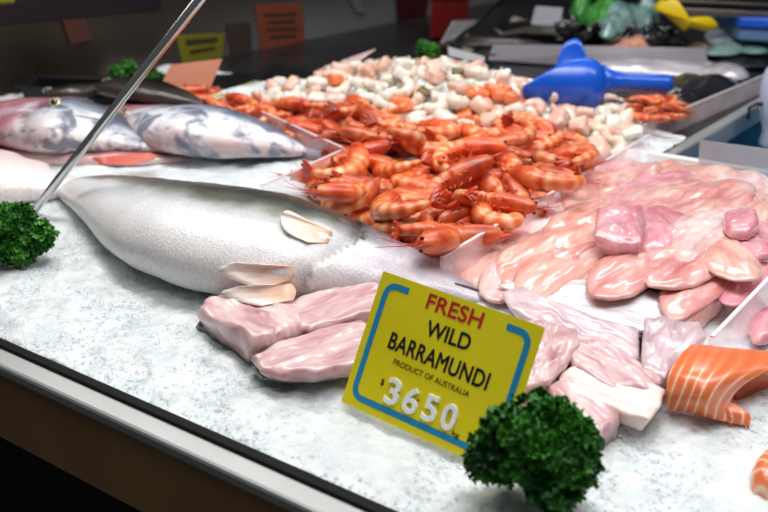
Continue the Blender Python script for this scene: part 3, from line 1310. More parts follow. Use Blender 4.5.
def lump_cube(seed, sx=.0145):
    r = random.Random(seed)
    n, k = 9, 16
    rings = []
    ax, ay, az = sx * r.uniform(.8, 1.3), sx * r.uniform(.7, 1.1), sx * r.uniform(.55, .85)
    for i in range(n):
        ph = -math.pi / 2 + math.pi * (i + .3) / (n - .4)
        c, s = math.cos(ph), math.sin(ph)
        c = abs(c) ** .45
        s = math.copysign(abs(s) ** .55, s)
        row = []
        for j in range(k):
            t = 6.2832 * j / k
            a = math.copysign(abs(math.cos(t)) ** .55, math.cos(t))
            b = math.copysign(abs(math.sin(t)) ** .55, math.sin(t))
            row.append((ax * c * a, ay * c * b, az * s))
        rings.append(row)
    V, F = loft(rings)
    V = np.array([tuple(v) for v in V])
    V *= (1 + .26 * fbm(V * 90 + seed * 7.3, seed, 3))[:, None]
    return V, F


mix_protos = []
for i in range(5):
    for mi in (0, 0, 1):
        mix_protos.append((mk('peeled_prawn', *lump_curl(i * 3 + mi, None), M_mixs[mi], local=True), 'peeled_prawn', 'pale peeled curled prawn in the raw seafood mix below the blue scoop', 'prawn', 'peeled prawns in the seafood mix', .9))
for i in range(4):
    mix_protos.append((mk('white_fish_cube', *lump_cube(i), M_mixs[2], local=True), 'white_fish_cube', 'white fish chunk in the raw seafood mix', 'fish piece', 'white fish chunks in the seafood mix', 4.2))
    mix_protos.append((mk('pink_fish_cube', *lump_cube(i + 20), M_mixs[1], local=True), 'pink_fish_cube', 'pale pink seafood chunk in the raw seafood mix', 'fish piece', 'pink chunks in the seafood mix', 2.0))
for i in range(2):
    mix_protos.append((mk('salmon_cube', *lump_cube(i + 40), M_mixs[3], local=True), 'salmon_cube', 'bright orange salmon cube in the raw seafood mix', 'fish piece', 'salmon cubes in the seafood mix', 1.5))
mix_protos.append((mk('mussel_meat', *lump_cube(77, .010), M_mixs[4], local=True), 'mussel_meat', 'small olive green mussel morsel in the raw seafood mix', 'mussel', 'mussel morsels in the seafood mix', .9))
mix_poly = [(262, 92), (285, 84), (312, 84), (330, 72), (352, 66), (395, 62), (432, 64), (455, 62), (480, 70), (520, 82), (545, 94), (590, 98), (612, 102), (628, 112), (640, 128), (628, 146), (600, 154), (588, 140), (545, 128), (480, 128), (420, 124), (385, 114), (350, 108), (330, 104), (262, 104)]
ws = [p[5] for p in mix_protos]
rm = random.Random(3)
nmix = 0
for (sp, za, sd) in ((.0225, .006, 31), (.030, .019, 32)):
    for (x, y, z) in scatter(mix_poly, sp, za, tries=9000, zref=.05, seed=sd):
        a, b = proj((x, y, z))
        k = rm.choices(range(len(mix_protos)), ws)[0]
        pr = mix_protos[k]
        if pr[1] == 'salmon_cube' and not (430 < a < 520 or a < 330) and rm.random() < .75:
            pr = mix_protos[rm.randrange(9)]
        o = pr[0].copy()
        COL.objects.link(o)
        o.name = pr[1]
        s = rm.uniform(.85, 1.15)
        place(o, (x, y, z), rm.uniform(-.6, .6), rm.uniform(-.6, .6), rm.uniform(0, 6.28), s)
        meta(o, pr[2], pr[3], pr[4])
        nmix += 1
for p_ in mix_protos: bpy.data.objects.remove(p_[0])
print('mix', nmix)
# salmon cubes that cluster left of the scoop and one on top
for (x, y) in ((454, 66), (500, 95), (510, 99), (492, 90), (478, 93), (503, 88), (342, 72), (350, 78), (335, 80)):
    V, F = lump_cube(x, .013)
    q = PH(x, y, .03)
    o = mk('salmon_cube', V, F, M_mixs[3], local=True)
    place(o, q, .3, .2, x, 1)
    meta(o, 'bright orange salmon cube in the raw seafood mix', 'fish piece', 'salmon cubes in the seafood mix')
for p in list(bpy.data.objects):
    pass

# ================================================================== FILLETS
def fillet_mat(name, cols, scale=28, rough=.24, sss=.3, stripes=.0, bump=.35, spec=.6, rot=0.0):
    m = mat(name, cols, scale=scale, stretch=(1, 1, 1), detail=4, rough=rough, sss=sss, sssr=(.010, .005, .004), coat=.6, bump=.38, bscale=120, spec=spec)
    nt = m.node_tree
    # fibres follow the object's own attribute frame
    mps = [n for n in nt.nodes if n.type == 'MAPPING']
    tx = N(nt, 'ShaderNodeAttribute', attribute_name='fibre')
    for mp in mps:
        nt.links.new(tx.outputs['Vector'], mp.inputs['Vector'])
        mp.inputs['Scale'].default_value = (.55, 2.0, 1)
    return m


PK = [fillet_mat('pink_fillet', [(.25, '#c9706e'), (.42, '#dc958f'), (.58, '#e9b3aa'), (.78, '#f3d3ca')]),
      fillet_mat('rose_fillet', [(.25, '#c76c7c'), (.45, '#dc929c'), (.6, '#e9acb2'), (.8, '#f3cccf')]),
      fillet_mat('peach_fillet', [(.25, '#d6877a'), (.42, '#e3a496'), (.58, '#edbfb2'), (.78, '#f5dacf')]),
      fillet_mat('white_fillet', [(.25, '#d79c9a'), (.42, '#e6bdb8'), (.6, '#efd6d1'), (.8, '#f7e8e4')])]


def blob(name, label, outline, z0, h, m, p=2.2, cat='fish fillet', nr=18, na=96, wob=.12, edge=.22, closed_smooth=True, seed=0, group=None,
         ridge=.0, wobf=35, parent=None, tilt=(0, 0), outline_z=.35, axis=None):
    """organic slab: outline in photo px cast on the plane at mid-height; domed top, flat bottom"""
    if closed_smooth:
        O = catmull(outline, na, True)
    else:
        O = []
        k = len(outline)
        per = na // k
        for i in range(k):
            a, b = np.array(outline[i], float), np.array(outline[(i + 1) % k], float)
            for j in range(per):
                O.append(a + (b - a) * j / per)
    cxp = sum(q[0] for q in outline) / len(outline)
    cyp = sum(q[1] for q in outline) / len(outline)
    O3 = [P(q[0], q[1], z0 + h * outline_z + tilt[0] * (q[0] - cxp) + tilt[1] * (q[1] - cyp)) for q in O]
    c = sum(O3, Vector()) / len(O3)
    # main axis
    X = np.array([(q.x - c.x, q.y - c.y) for q in O3])
    if axis is None:
        w_, vec = np.linalg.eigh(X.T @ X)
        ax = vec[:, 1]
    else:
        ax = np.array(axis, float)
        ax /= np.linalg.norm(ax)
    ay = np.array([-ax[1], ax[0]])
    rings = []
    base = [Vector((q.x, q.y, q.z - h * outline_z)) for q in O3]
    cb = sum(base, Vector()) / len(base)
    rings.append([cb + (q - cb) * .86 for q in base])
    for i in range(nr + 1):
        r = 1 - i / nr
        r = max(r, .02) ** .75
        prof = (1 - r ** p) ** (1 / p)
        prof = max(prof, edge)
        rings.append([cb + (q - cb) * r + Vector((0, 0, h * prof)) for q in base])
    V, F = loft(rings)
    V = np.array([tuple(v) for v in V])
    loc = np.stack([(V[:, 0] - c.x) * ax[0] + (V[:, 1] - c.y) * ax[1], (V[:, 0] - c.x) * ay[0] + (V[:, 1] - c.y) * ay[1], V[:, 2]], 1)
    q = loc.copy()
    q[:, 0] *= .35
    nn = fbm(q * wobf * 1.3 + seed * 3.7, seed + 5, 3)
    zf = (V[:, 2] - cb.z) / h
    V[:, 2] += (nn * wob + .045 * fbm(loc * np.array([60, 190, 60]) + seed, seed + 2, 2)) * h * np.clip(zf, 0, 1)
    if ridge:
        V[:, 2] += ridge * np.sin(loc[:, 1] * 300 + 2 * nn) * np.clip(zf, 0, 1)
    V[:, 0] += nn * .0022
    V[:, 1] += fbm(V * 70, seed + 9, 2) * .0025
    o = mk(name, V, F, m, parent)
    at = o.data.attributes.new('fibre', 'FLOAT_VECTOR', 'POINT')
    at.data.foreach_set('vector', (loc + seed * .31).astype(np.float32).ravel())
    if label: meta(o, label, cat, group)
    return o


def ell(cx, cy, a, b, ang, seed=0, sq=.9, taper=.25):
    r = random.Random(seed)
    ph = [r.uniform(0, 6.28) for _ in range(3)]
    am = [r.uniform(.03, .09), r.uniform(.02, .06), r.uniform(.01, .04)]
    ca, sa = math.cos(math.radians(ang)), -math.sin(math.radians(ang))
    out = []
    for k in range(18):
        t = 6.2832 * k / 18
        q = 1 + sum(am[i] * math.sin((i + 2) * t + ph[i]) for i in range(3))
        x = math.copysign(abs(math.cos(t)) ** sq, math.cos(t)) * a * q
        y = math.copysign(abs(math.sin(t)) ** sq, math.sin(t)) * b * q * (1 - taper * x / a)
        out.append((cx + x * ca - y * sa, cy + x * sa + y * ca))
    return out


fl = [  # cx, cy, a, b, angle, z0, h, material, label
    (628, 180, 34, 13, 14, .012, .020, 0, 'pale pink fillet at the far left corner of the white tray'),
    (690, 183, 48, 15, 4, .010, .022, 2, 'pink fillet along the back edge of the white tray beside the dark tub'),
    (748, 190, 34, 13, -8, .010, .020, 3, 'whitish fillet at the back edge of the tray at the right frame edge'),
    (602, 198, 34, 17, 22, .014, .024, 2, 'rounded peach fillet against the top of the long clear divider'),
    (655, 203, 44, 15, 22, .026, .020, 0, 'long pink fillet laid on top behind the rose square chunk'),
    (712, 204, 46, 15, 12, .028, .020, 0, 'glossy pink fillet in the back middle of the fillet heap'),
    (756, 214, 26, 14, 6, .026, .020, 2, 'peach fillet near the right frame edge, upper row'),
    (552, 228, 40, 17, 30, .008, .020, 3, 'whitish fillet leaning against the clear divider, middle'),
    (590, 222, 40, 15, 24, .022, .018, 2, 'thin peach fillet between the divider and the rose square chunk'),
    (668, 232, 30, 17, -12, .034, .018, 1, 'deep pink folded fillet right beside the rose square chunk'),
    (708, 232, 40, 15, 24, .036, .018, 3, 'shiny whitish fillet right of the deep pink folded fillet'),
    (748, 240, 34, 16, -14, .034, .020, 1, 'rosy fillet at the right frame edge, middle row'),
    (500, 246, 46, 17, 36, .004, .018, 2, 'pale peach fillet at the lower left end of the heap behind the barramundi snout'),
    (532, 264, 48, 15, 30, .010, .018, 3, 'flat whitish fillet along the lower left of the heap'),
    (573, 262, 52, 15, 30, .020, .018, 2, 'long peach fillet running diagonally below the rose square chunk'),
    (590, 285, 56, 13, 24, .008, .018, 0, 'long pink fillet at the front edge of the heap above the milky skin piece'),
    (640, 268, 46, 15, 20, .030, .018, 0, 'wet pink fillet in the middle front of the heap'),
    (632, 296, 44, 12, 30, .012, .018, 2, 'narrow peach fillet at the front edge of the heap'),
    (690, 262, 42, 17, 14, .034, .018, 0, 'broad pink fillet right of centre in the heap'),
    (735, 262, 30, 13, -22, .040, .014, 2, 'small peach fillet with a notched end near the right edge'),
    (668, 300, 52, 13, 34, .014, .018, 3, 'pale streaked fillet beside the clear corner divider'),
    (705, 285, 42, 14, 32, .026, .016, 0, 'pink streaked fillet just behind the clear corner divider'),
    (745, 282, 30, 12, 30, .022, .016, 1, 'rose fillet behind the clear corner divider at the right edge'),
]
for i, (cx, cy, a, b, an, mi, lab) in enumerate((
        (548, 258, 66, 24, 32, 2, 'wide peach fillet at the bottom left of the heap under the others'),
        (600, 255, 90, 34, 28, 0, 'wide pink fillet at the bottom middle of the heap under the others'),
        (680, 262, 84, 40, 24, 0, 'wide pink fillet at the bottom right of the heap under the others'),
        (700, 300, 52, 20, 38, 2, 'wide peach fillet lying against the clear corner divider under the others'),
        (655, 205, 90, 24, 14, 1, 'wide rose fillet at the bottom back of the heap under the others'),
        (735, 225, 60, 34, 10, 2, 'wide peach fillet at the bottom right edge of the heap under the others'))):
    blob('pink_fish_fillet', lab, ell(cx, cy, a, b, an, 70 + i), .0, .026, PK[mi], p=3.5, seed=70 + i, wob=.25)
for i, (cx, cy, a, b, an, z0, h, mi, lab) in enumerate(fl):
    blob('pink_fish_fillet', lab, ell(cx, cy, a * 1.16, b * 1.42, an, i, taper=.4), z0 - .002, h * .62, PK[mi], p=3.2, seed=i, wob=.30, edge=.30)
# the square rose chunk
blob('pink_fish_fillet', 'rose pink square cut chunk on top of the fillet heap', [(597, 216), (640, 214), (646, 232), (640, 252), (618, 254), (594, 243)], .036, .026,
     PK[1], p=5, seed=41, closed_smooth=False, wob=.10, edge=.7)
blob('pink_fish_fillet', 'dark rose chunk on the heap near the right frame edge', [(725, 215), (752, 213), (760, 228), (745, 238), (728, 232)], .044, .016,
     PK[1], p=4, seed=42, wob=.2)
# fillets right of corner divider
blob('pink_fish_fillet', 'rose fillet in the next compartment at the right edge above the salmon', ell(775, 322, 30, 14, 25, 91), .002, .018, PK[1], p=2.4, seed=44)

# ---- barramundi portions
BF = [fillet_mat('barra_flesh_pink', [(.25, '#a96f74'), (.42, '#cb9c9f'), (.56, '#dcbab9'), (.78, '#eedad6')], rough=.36, scale=45),
      fillet_mat('barra_skin_lilac', [(.3, '#b59ba2'), (.45, '#d0b4ba'), (.6, '#dfc6ca'), (.8, '#eddde0')], rough=.3, scale=45),
      fillet_mat('barra_flesh_white', [(.25, '#ddaea6'), (.42, '#efd2ca'), (.62, '#f7e8e2'), (.8, '#fdf6f2')], rough=.3),
      fillet_mat('barra_skin_white', [(.25, '#c2bdc4'), (.45, '#dad5db'), (.65, '#efecf0'), (.8, '#f8f8fa')], rough=.22, scale=22)]
M_skin = mat('dark_scaly_skin', [(.35, '#23211f'), (.5, '#5d5850'), (.7, '#a8a298')], scale=160, rough=.3, coat=.5)


def portion(label, outline, z0, h, m, p=3.2, seed=0, sm=False, skin=None, tilt=(0, 0), wob=.16):
    p = 8
    q = P(sum(a[0] for a in outline) / len(outline), sum(a[1] for a in outline) / len(outline), z0)
    if skin:
        r = empty('barramundi_portion', q, label, 'fish fillet')
        blob('flesh', None, outline, z0 + .003, h, m, p=p, seed=seed, closed_smooth=sm, parent=r, tilt=tilt, wob=wob * 1.6, edge=.6)
        s = blob('skin', None, [(a[0] * 1.0, a[1] + 3.0) for a in outline], z0, h * .45, M_skin, p=4, seed=seed + 1, closed_smooth=sm, parent=r, tilt=tilt, wob=.05)
        s['label'] = 'dark scaly skin side underneath'
        return r
    o = blob('barramundi_portion', label, outline, z0, h, m, p=p, seed=seed, closed_smooth=sm, tilt=tilt, wob=wob, edge=.75)
    return o


portion('thick pink fillet piece on the ice, leftmost of the three beside the barramundi belly', [(198, 322), (207, 307), (228, 305), (262, 310), (290, 309), (302, 322), (304, 338), (272, 352), (248, 356), (225, 340)], .0, .026, BF[0], p=3.2, seed=51, skin=True)
portion('pink fillet piece lying between the barramundi belly and the left edge of the yellow sign', [(282, 320), (296, 309), (322, 303), (350, 296), (378, 288), (392, 300), (390, 322), (350, 328), (312, 338), (288, 334)], .004, .022, BF[0], p=3.0, seed=52)
portion('pale fillet piece with dark scaly skin beneath, nearest the lower left edge of the sign', [(252, 364), (275, 350), (300, 342), (330, 332), (365, 328), (385, 345), (370, 372), (330, 376), (290, 380), (262, 376)], .004, .018, BF[0], p=3.0, seed=53, skin=True)
portion('milky white skinned fillet stretched in front of the pink fillet heap', [(498, 288), (535, 281), (600, 286), (655, 295), (694, 316), (686, 336), (640, 336), (590, 322), (540, 308)], .012, .012, BF[3], p=2.6, seed=54)
portion('long lilac grey fillet running from the sign corner toward the salmon', [(500, 298), (518, 295), (560, 312), (600, 326), (640, 336), (638, 356), (632, 376), (608, 366), (575, 350), (540, 332), (510, 314)], .012, .016, BF[1], p=3.4, seed=55)
portion('grey skinned fillet piece directly left of the salmon, behind the white strip', [(644, 326), (672, 326), (700, 332), (704, 346), (684, 366), (664, 388), (642, 378), (640, 352)], .012, .018, BF[1], p=3.4, seed=56)
portion('pink fillet piece tucked behind the right edge of the yellow sign', [(524, 332), (548, 330), (576, 340), (580, 356), (566, 374), (548, 392), (524, 400), (505, 380)], .010, .022, BF[0], p=3.6, seed=57)
portion('pale pink flat fillet under the long lilac fillet', [(570, 345), (600, 352), (640, 372), (664, 390), (650, 402), (610, 396), (575, 380), (560, 362)], .008, .020, BF[0], p=3.4, seed=58)
portion('white bar shaped fillet strip in front, pointing at the salmon', [(562, 378), (580, 372), (620, 382), (664, 398), (660, 414), (648, 428), (610, 416), (572, 402), (556, 392)], .010, .015, BF[2], p=5, seed=59)
portion('rose pink fillet block behind the curly parsley, nearest piece to the front', [(544, 398), (562, 394), (600, 404), (624, 414), (620, 432), (600, 446), (575, 440), (552, 424)], .0, .024, BF[0], p=4, seed=60, skin=False)

# ---- salmon
def salmon_mat(WSC=2.3):
    m = bpy.data.materials.new('salmon_flesh')
    m.use_nodes = True
    nt = m.node_tree
    L = nt.links.new
    b = nt.nodes['Principled BSDF']
    tx = N(nt, 'ShaderNodeAttribute', attribute_name='fibre')
    wv = N(nt, 'ShaderNodeTexWave', wave_type='BANDS', bands_direction='X')
    wv.inputs['Scale'].default_value = WSC
    wv.inputs['Distortion'].default_value = 1.5
    wv.inputs['Detail'].default_value = 1.0
    wv.inputs['Detail Scale'].default_value = 1.2
    L(tx.outputs['Vector'], wv.inputs['Vector'])
    sy_ = N(nt, 'ShaderNodeSeparateXYZ')
    L(tx.outputs['Vector'], sy_.inputs[0])
    mr_ = N(nt, 'ShaderNodeMapRange')
    mr_.inputs['From Min'].default_value = .018 if WSC < 10 else -1
    mr_.inputs['From Max'].default_value = .042 if WSC < 10 else -.9
    mr_.inputs['To Min'].default_value = .55
    L(sy_.outputs['Y'], mr_.inputs['Value'])
    mu_ = N(nt, 'ShaderNodeMath', operation='MULTIPLY')
    L(wv.outputs['Fac'], mu_.inputs[0])
    L(mr_.outputs[0], mu_.inputs[1])
    c = ramp_after(nt, mu_.outputs[0], [(0, '#e4703e'), (.60, '#ea7d4a'), (.88, '#ef8e5f'), (.965, '#f8c4a2'), (1, '#fad3b8')])
    L(c, b.inputs['Base Color'])
    b.inputs['Roughness'].default_value = .3
    b.inputs['Subsurface Weight'].default_value = .15
    b.inputs['Subsurface Radius'].default_value = (.012, .004, .002)
    b.inputs['Coat Weight'].default_value = .4
    b.inputs['Coat Roughness'].default_value = .2
    return m


M_sal = salmon_mat()
M_salin = mat('salmon_inner_shade', [(.3, '#c8532a'), (.7, '#e0713f')], scale=40, rough=.35, sss=.15, coat=.3)  # shade on the inner side, painted as a darker orange


def strip_surface(rows, th, m, name, parent, nu=40, nv=26, attr_fn=None):
    """rows: list of rows (back->front) each a list of (px,py,z) left->right"""
    R3 = [[tuple(P(x, y, z)) for x, y, z in row] for row in rows]
    cols = [catmull(r, nu) for r in R3]
    G = []
    for i in range(nu):
        G.append(catmull([tuple(c[i]) for c in cols], nv))
    top = [[Vector(G[i][j]) for i in range(nu)] for j in range(nv)]
    V, F, FB = [], [], []
    for j in range(nv):
        for i in range(nu):
            V.append(top[j][i])
            FB.append((i / nu, j / nv))
    nrm = []
    for j in range(nv):
        for i in range(nu):
            a = top[j][min(i + 1, nu - 1)] - top[j][max(i - 1, 0)]
            b = top[min(j + 1, nv - 1)][i] - top[max(j - 1, 0)][i]
            n_ = b.cross(a).normalized()
            nrm.append(n_)
    k = nu * nv
    for i in range(k):
        V.append(V[i] - nrm[i] * th)
    for j in range(nv - 1):
        for i in range(nu - 1):
            a = j * nu + i
            F.append((a, a + nu, a + nu + 1, a + 1))
            F.append((k + a, k + a + 1, k + a + nu + 1, k + a + nu))
    for i in range(nu - 1):
        a, b = i, (nv - 1) * nu + i
        F.append((a, a + 1, k + a + 1, k + a))
        F.append((b, k + b, k + b + 1, b + 1))
    for j in range(nv - 1):
        a, b = j * nu, j * nu + nu - 1
        F.append((a, k + a, k + a + nu, a + nu))
        F.append((b, b + nu, k + b + nu, k + b))
    o = mk(name, V, F, m, parent)
    at = o.data.attributes.new('fibre', 'FLOAT_VECTOR', 'POINT')
    arr = []
    for rep in range(2):
        for (u, v) in FB:
            arr += list(attr_fn(u, v))
    at.data.foreach_set('vector', np.array(arr, np.float32))
    for p in o.data.polygons: p.use_smooth = True
    md = o.modifiers.new('bevel', 'BEVEL')
    md.width = .0025
    md.segments = 3
    md.limit_method = 'ANGLE'
    md.angle_limit = math.radians(50)
    return o


sal = empty('salmon_fillet', P(715, 395, 0), 'orange salmon fillet with white fat lines draped on the ice at the right edge', 'salmon')
rows = [[(692, 344, .034), (715, 346, .038), (745, 349, .036), (785, 352, .032)],
        [(681, 354, .038), (704, 356, .043), (735, 360, .041), (778, 364, .034)],
        [(670, 371, .035), (692, 376, .041), (716, 381, .040), (746, 383, .030)],
        [(666, 392, .022), (687, 398, .026), (708, 404, .026), (731, 401, .018)],
        [(667, 410, .006), (688, 413, .007), (712, 419, .007), (733, 423, .006)]]
strip_surface(rows, .012, M_sal, 'flesh', sal, attr_fn=lambda u, v: (u + .25 * (v - .5) ** 2 * 2 + .12 * v, v * .1, 0))
rows = [[(712, 397, .022), (724, 400, .020), (736, 404, .016)],
        [(718, 405, .018), (730, 407, .016), (744, 409, .013)],
        [(722, 413, .012), (735, 415, .012), (750, 415, .010)],
        [(724, 421, .004), (737, 424, .004), (750, 426, .004)]]
strip_surface(rows, .008, M_sal, 'belly_flap', sal, 20, 14, attr_fn=lambda u, v: (u * .4 + .1 * v, v * .1, 0))
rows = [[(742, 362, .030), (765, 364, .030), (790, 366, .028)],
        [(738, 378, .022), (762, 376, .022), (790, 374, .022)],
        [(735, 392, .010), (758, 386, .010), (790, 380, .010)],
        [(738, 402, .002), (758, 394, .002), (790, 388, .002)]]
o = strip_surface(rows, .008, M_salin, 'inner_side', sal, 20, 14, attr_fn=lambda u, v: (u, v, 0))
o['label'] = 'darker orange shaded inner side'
o = blob('salmon_piece', 'small orange salmon piece cut off at the lower right edge', [(750, 476), (756, 464), (772, 456), (800, 458), (804, 484), (775, 498), (754, 492)], -.002, .022, salmon_mat(27), p=3, seed=3, cat='salmon')

# ================================================================== PARSLEY
M_pars = mat('parsley_green', [(.3, '#143f0e'), (.5, '#2a6c1b'), (.70, '#58a835')], scale=45, rough=.42, spec=.4, rvar=.0, sss=.0)
M_stem = plain('parsley_stem', '#4f8a2e', rough=.5)


def parsley(label, c, r, nleaf, seed, clumps=14, sy=1.0, dark=False, group=None):
    rnd = random.Random(seed)
    c = Vector(c)
    root = empty('curly_parsley', Vector((c.x, c.y, c.z - r * .8)), label, 'parsley', group)
    V, F = [], []
    cl = [(Vector((0, 0, 0)), r * .70)]
    for k in range(clumps):
        z = rnd.uniform(-.55, .95)
        a = rnd.uniform(0, 6.28)
        q = math.sqrt(max(0, 1 - z * z))
        cl.append((Vector((q * math.cos(a), q * math.sin(a) * .8, z * sy)) * r * .66, r * rnd.uniform(.28, .42)))
    for k in range(nleaf):
        cc, cr = cl[rnd.randrange(len(cl))]
        d = Vector((rnd.gauss(0, 1), rnd.gauss(0, 1), rnd.gauss(0, 1))).normalized()
        p = c + cc + d * cr * rnd.uniform(.75, 1.02)
        nrm = (d + Vector((rnd.gauss(0, .5), rnd.gauss(0, .5), rnd.gauss(0, .5)))).normalized()
        a, b = frame(nrm)
        rr = r * rnd.uniform(.085, .15)
        ph, w = rnd.uniform(0, 6.28), rnd.choice((4, 5, 6))
        k0 = len(V)
        V.append(p - nrm * rr * .5)
        nn = 16
        for ring in (.55, 1.0):
            for j in range(nn):
                t = 6.2832 * j / nn
                q = ring * (1 + .22 * math.sin(7 * t + ph) * ring)
                hh = math.sin(w * t + ph) * .45 * ring ** 2
                V.append(p + (a * math.cos(t) + b * math.sin(t)) * rr * q + nrm * rr * (hh - .2 * (1 - ring)))
        for j in range(nn):
            F.append((k0, k0 + 1 + j, k0 + 1 + (j + 1) % nn))
            F.append((k0 + 1 + j, k0 + 1 + nn + j, k0 + 1 + nn + (j + 1) % nn, k0 + 1 + (j + 1) % nn))
    mk('leaves', V, F, M_pars, root)
    vf = []
    for k in range(5):
        a = rnd.uniform(0, 6.28)
        vf.append(tube([c + Vector((0, 0, -r * .85)), c + Vector((math.cos(a) * .1, math.sin(a) * .1, -.3)) * r, c + Vector((math.cos(a) * .4, math.sin(a) * .4, .3)) * r], [r * .05, r * .035, r * .02], 6))
    mk('stem', *join(*vf), M_stem, root)
    return root


parsley('largest curly parsley bunch standing in front of the yellow sign', P(532, 453, .040), .045, 1500, 1, 18)
parsley('curly parsley bunch at the left edge beside the foot of the steel rod', P(15, 236, .032), .042, 1300, 2, 16, .95)
parsley('small curly parsley tuft behind the seafood mix', P(427, 50, .115), .022, 500, 3, 12)
parsley('small bright green parsley tuft left of the steel rod behind the dark fish', P(124, 76, .035), .034, 400, 4, 10)
parsley('small bright green parsley tuft right of the steel rod behind the dark fish', P(150, 80, .035), .028, 400, 5, 10)

# ================================================================== PRICE SIGN
sg_TL, sg_TR = Vector((-.0006, .7111, .0996)), Vector((.1183, .6207, .0926))
sg_BR, sg_BL = Vector((.0836, .5830, -.0084)), Vector((-.0352, .6734, -.0014))
SX = ((sg_TR - sg_TL) + (sg_BR - sg_BL)).normalized()
SYv = ((sg_TL - sg_BL) + (sg_TR - sg_BR))
SYv = (SYv - SX * SYv.dot(SX)).normalized()
SN = SX.cross(SYv).normalized()       # should face the camera
SC = (sg_TL + sg_TR + sg_BR + sg_BL) / 4
if SN.dot(CO - SC) < 0: SN = -SN
SW, SH = .1495, .1132
sign_m = Matrix((SX, SYv, SN)).transposed().to_4x4()
sign_m.translation = SC
M_yel = mat('yellow_card', [(.3, '#dccb10'), (.7, '#e6d61c')], scale=8, rough=.35, per_object=False)
M_cyan = plain('blue_print', '#1d86b4', rough=.4)
M_redp = plain('red_print', '#c01c26', rough=.4)
M_blk = plain('black_print', '#14130f', rough=.4)
M_whd = plain('white_digit', '#f1f0ea', rough=.35)
sign = bpy.data.objects.new('price_sign', None)
COL.objects.link(sign)
sign.matrix_world = sign_m
meta(sign, 'yellow card price sign reading FRESH WILD BARRAMUNDI tilted on the ice', 'sign')


def SP(x, y):
    d = ray(x, y)
    s = (SC - CO).dot(SN) / d.dot(SN)
    p = CO + d * s - SC
    return p.dot(SX), p.dot(SYv)


def rrect(w, h, r, n=5):
    out = []
    for cx, cy, a0 in ((w / 2 - r, h / 2 - r, 0), (-w / 2 + r, h / 2 - r, 90), (-w / 2 + r, -h / 2 + r, 180), (w / 2 - r, -h / 2 + r, 270)):
        for k in range(n):
            a = math.radians(a0 + 90 * k / (n - 1))
            out.append((cx + r * math.cos(a), cy + r * math.sin(a)))
    return out


oc = rrect(SW, SH, .0015)
V, F = loft([[(x, y, -.0012) for x, y in oc], [(x, y, 0) for x, y in oc]])
mk('card', V, F, M_yel, sign, smooth=False, local=True)


def ribbon(path, w, z, m, name):
    path = [np.array(p) for p in path]
    L_, R_ = [], []
    n = len(path)
    for i in range(n):
        d = path[min(i + 1, n - 1)] - path[max(i - 1, 0)]
        d = d / np.linalg.norm(d)
        nn = np.array([-d[1], d[0]])
        L_.append(path[i] + nn * w / 2)
        R_.append(path[i] - nn * w / 2)
    V = [(p[0], p[1], z) for p in L_] + [(p[0], p[1], z) for p in R_]
    F = [(i, n + i, n + i + 1, i + 1) for i in range(n - 1)]
    return mk(name, V, F, m, sign, smooth=False, local=True)


def corner(pts, r):
    """polyline with chamfer-rounded corners"""
    out = [np.array(pts[0])]
    for i in range(1, len(pts) - 1):
        a, b, c = map(np.array, (pts[i - 1], pts[i], pts[i + 1]))
        d1 = (a - b) / np.linalg.norm(a - b)
        d2 = (c - b) / np.linalg.norm(c - b)
        p, q = b + d1 * r, b + d2 * r
        for t in np.linspace(0, 1, 7):
            out.append((1 - t) ** 2 * p + 2 * t * (1 - t) * b + t * t * q)
    out.append(np.array(pts[-1]))
    return out


bx, by = SW / 2 - .0088, SH / 2 - .0088
xa = SP(411, 286)[0]
xb = SP(507.7, 324)[0]
print('sign', xa, xb, SP(385, 270), SP(340, 402), SP(349.5, 394.5), SP(531, 334))
ribbon(corner([(xa, by), (-bx, by), (-bx, -by), (bx, -by), (bx, by), (xb, by)], .010), .0052, .0003, M_cyan, 'blue_border')


def text(s, bl, br, hpx, m, name, ext=.0, off=0.0, z=.0003, bev=0, ratio=None, space=1.0):
    cu = bpy.data.curves.new(name, 'FONT')
    cu.body = s
    cu.extrude = ext
    cu.offset = off if ext else 0
    cu.bevel_depth = bev
    cu.space_character = space
    to = bpy.data.objects.new('tmp_text', cu)
    COL.objects.link(to)
    dg = bpy.context.evaluated_depsgraph_get()
    dg.update()
    me = bpy.data.meshes.new_from_object(to.evaluated_get(dg))
    bpy.data.objects.remove(to)
    co = np.array([v.co[:] for v in me.vertices])
    mn, mx = co.min(0), co.max(0)
    a, b = np.array(SP(*bl)), np.array(SP(*br))
    w = np.linalg.norm(b - a)
    # height: px measured vertically on the photo at the left end
    t = np.array(SP(bl[0] + hpx * .30, bl[1] - hpx * .95))
    h = np.linalg.norm(t - a)
    d = (b - a) / w
    n_ = np.array([-d[1], d[0]])
    V = []
    zr = max(mx[2] - mn[2], 1e-9)
    for c in co:
        x = (c[0] - mn[0]) / (mx[0] - mn[0]) * w
        y = (c[1] - mn[1]) / (mx[1] - mn[1]) * h
        q = a + d * x + n_ * y
        V.append((q[0], q[1], z + ((c[2] - mn[2]) / zr * .0022 if ext else 0)))
    F = [tuple(p.vertices) for p in me.polygons]
    if not ext and off:
        V0, F0 = list(V), list(F)
        for k, (dx, dy) in enumerate(((-1, 0), (1, 0), (0, 1), (0, -1), (.7, .7), (-.7, -.7), (.7, -.7), (-.7, .7))):
            o_ = d * dx * off * h * .85 + n_ * dy * off * h * .85
            b0 = len(V)
            V += [(p[0] + o_[0], p[1] + o_[1], p[2] + .00001 * (k + 1)) for p in V0]
            F += [tuple(i + b0 for i in f) for f in F0]
    return mk(name, V, F, m, sign, smooth=False, local=True)


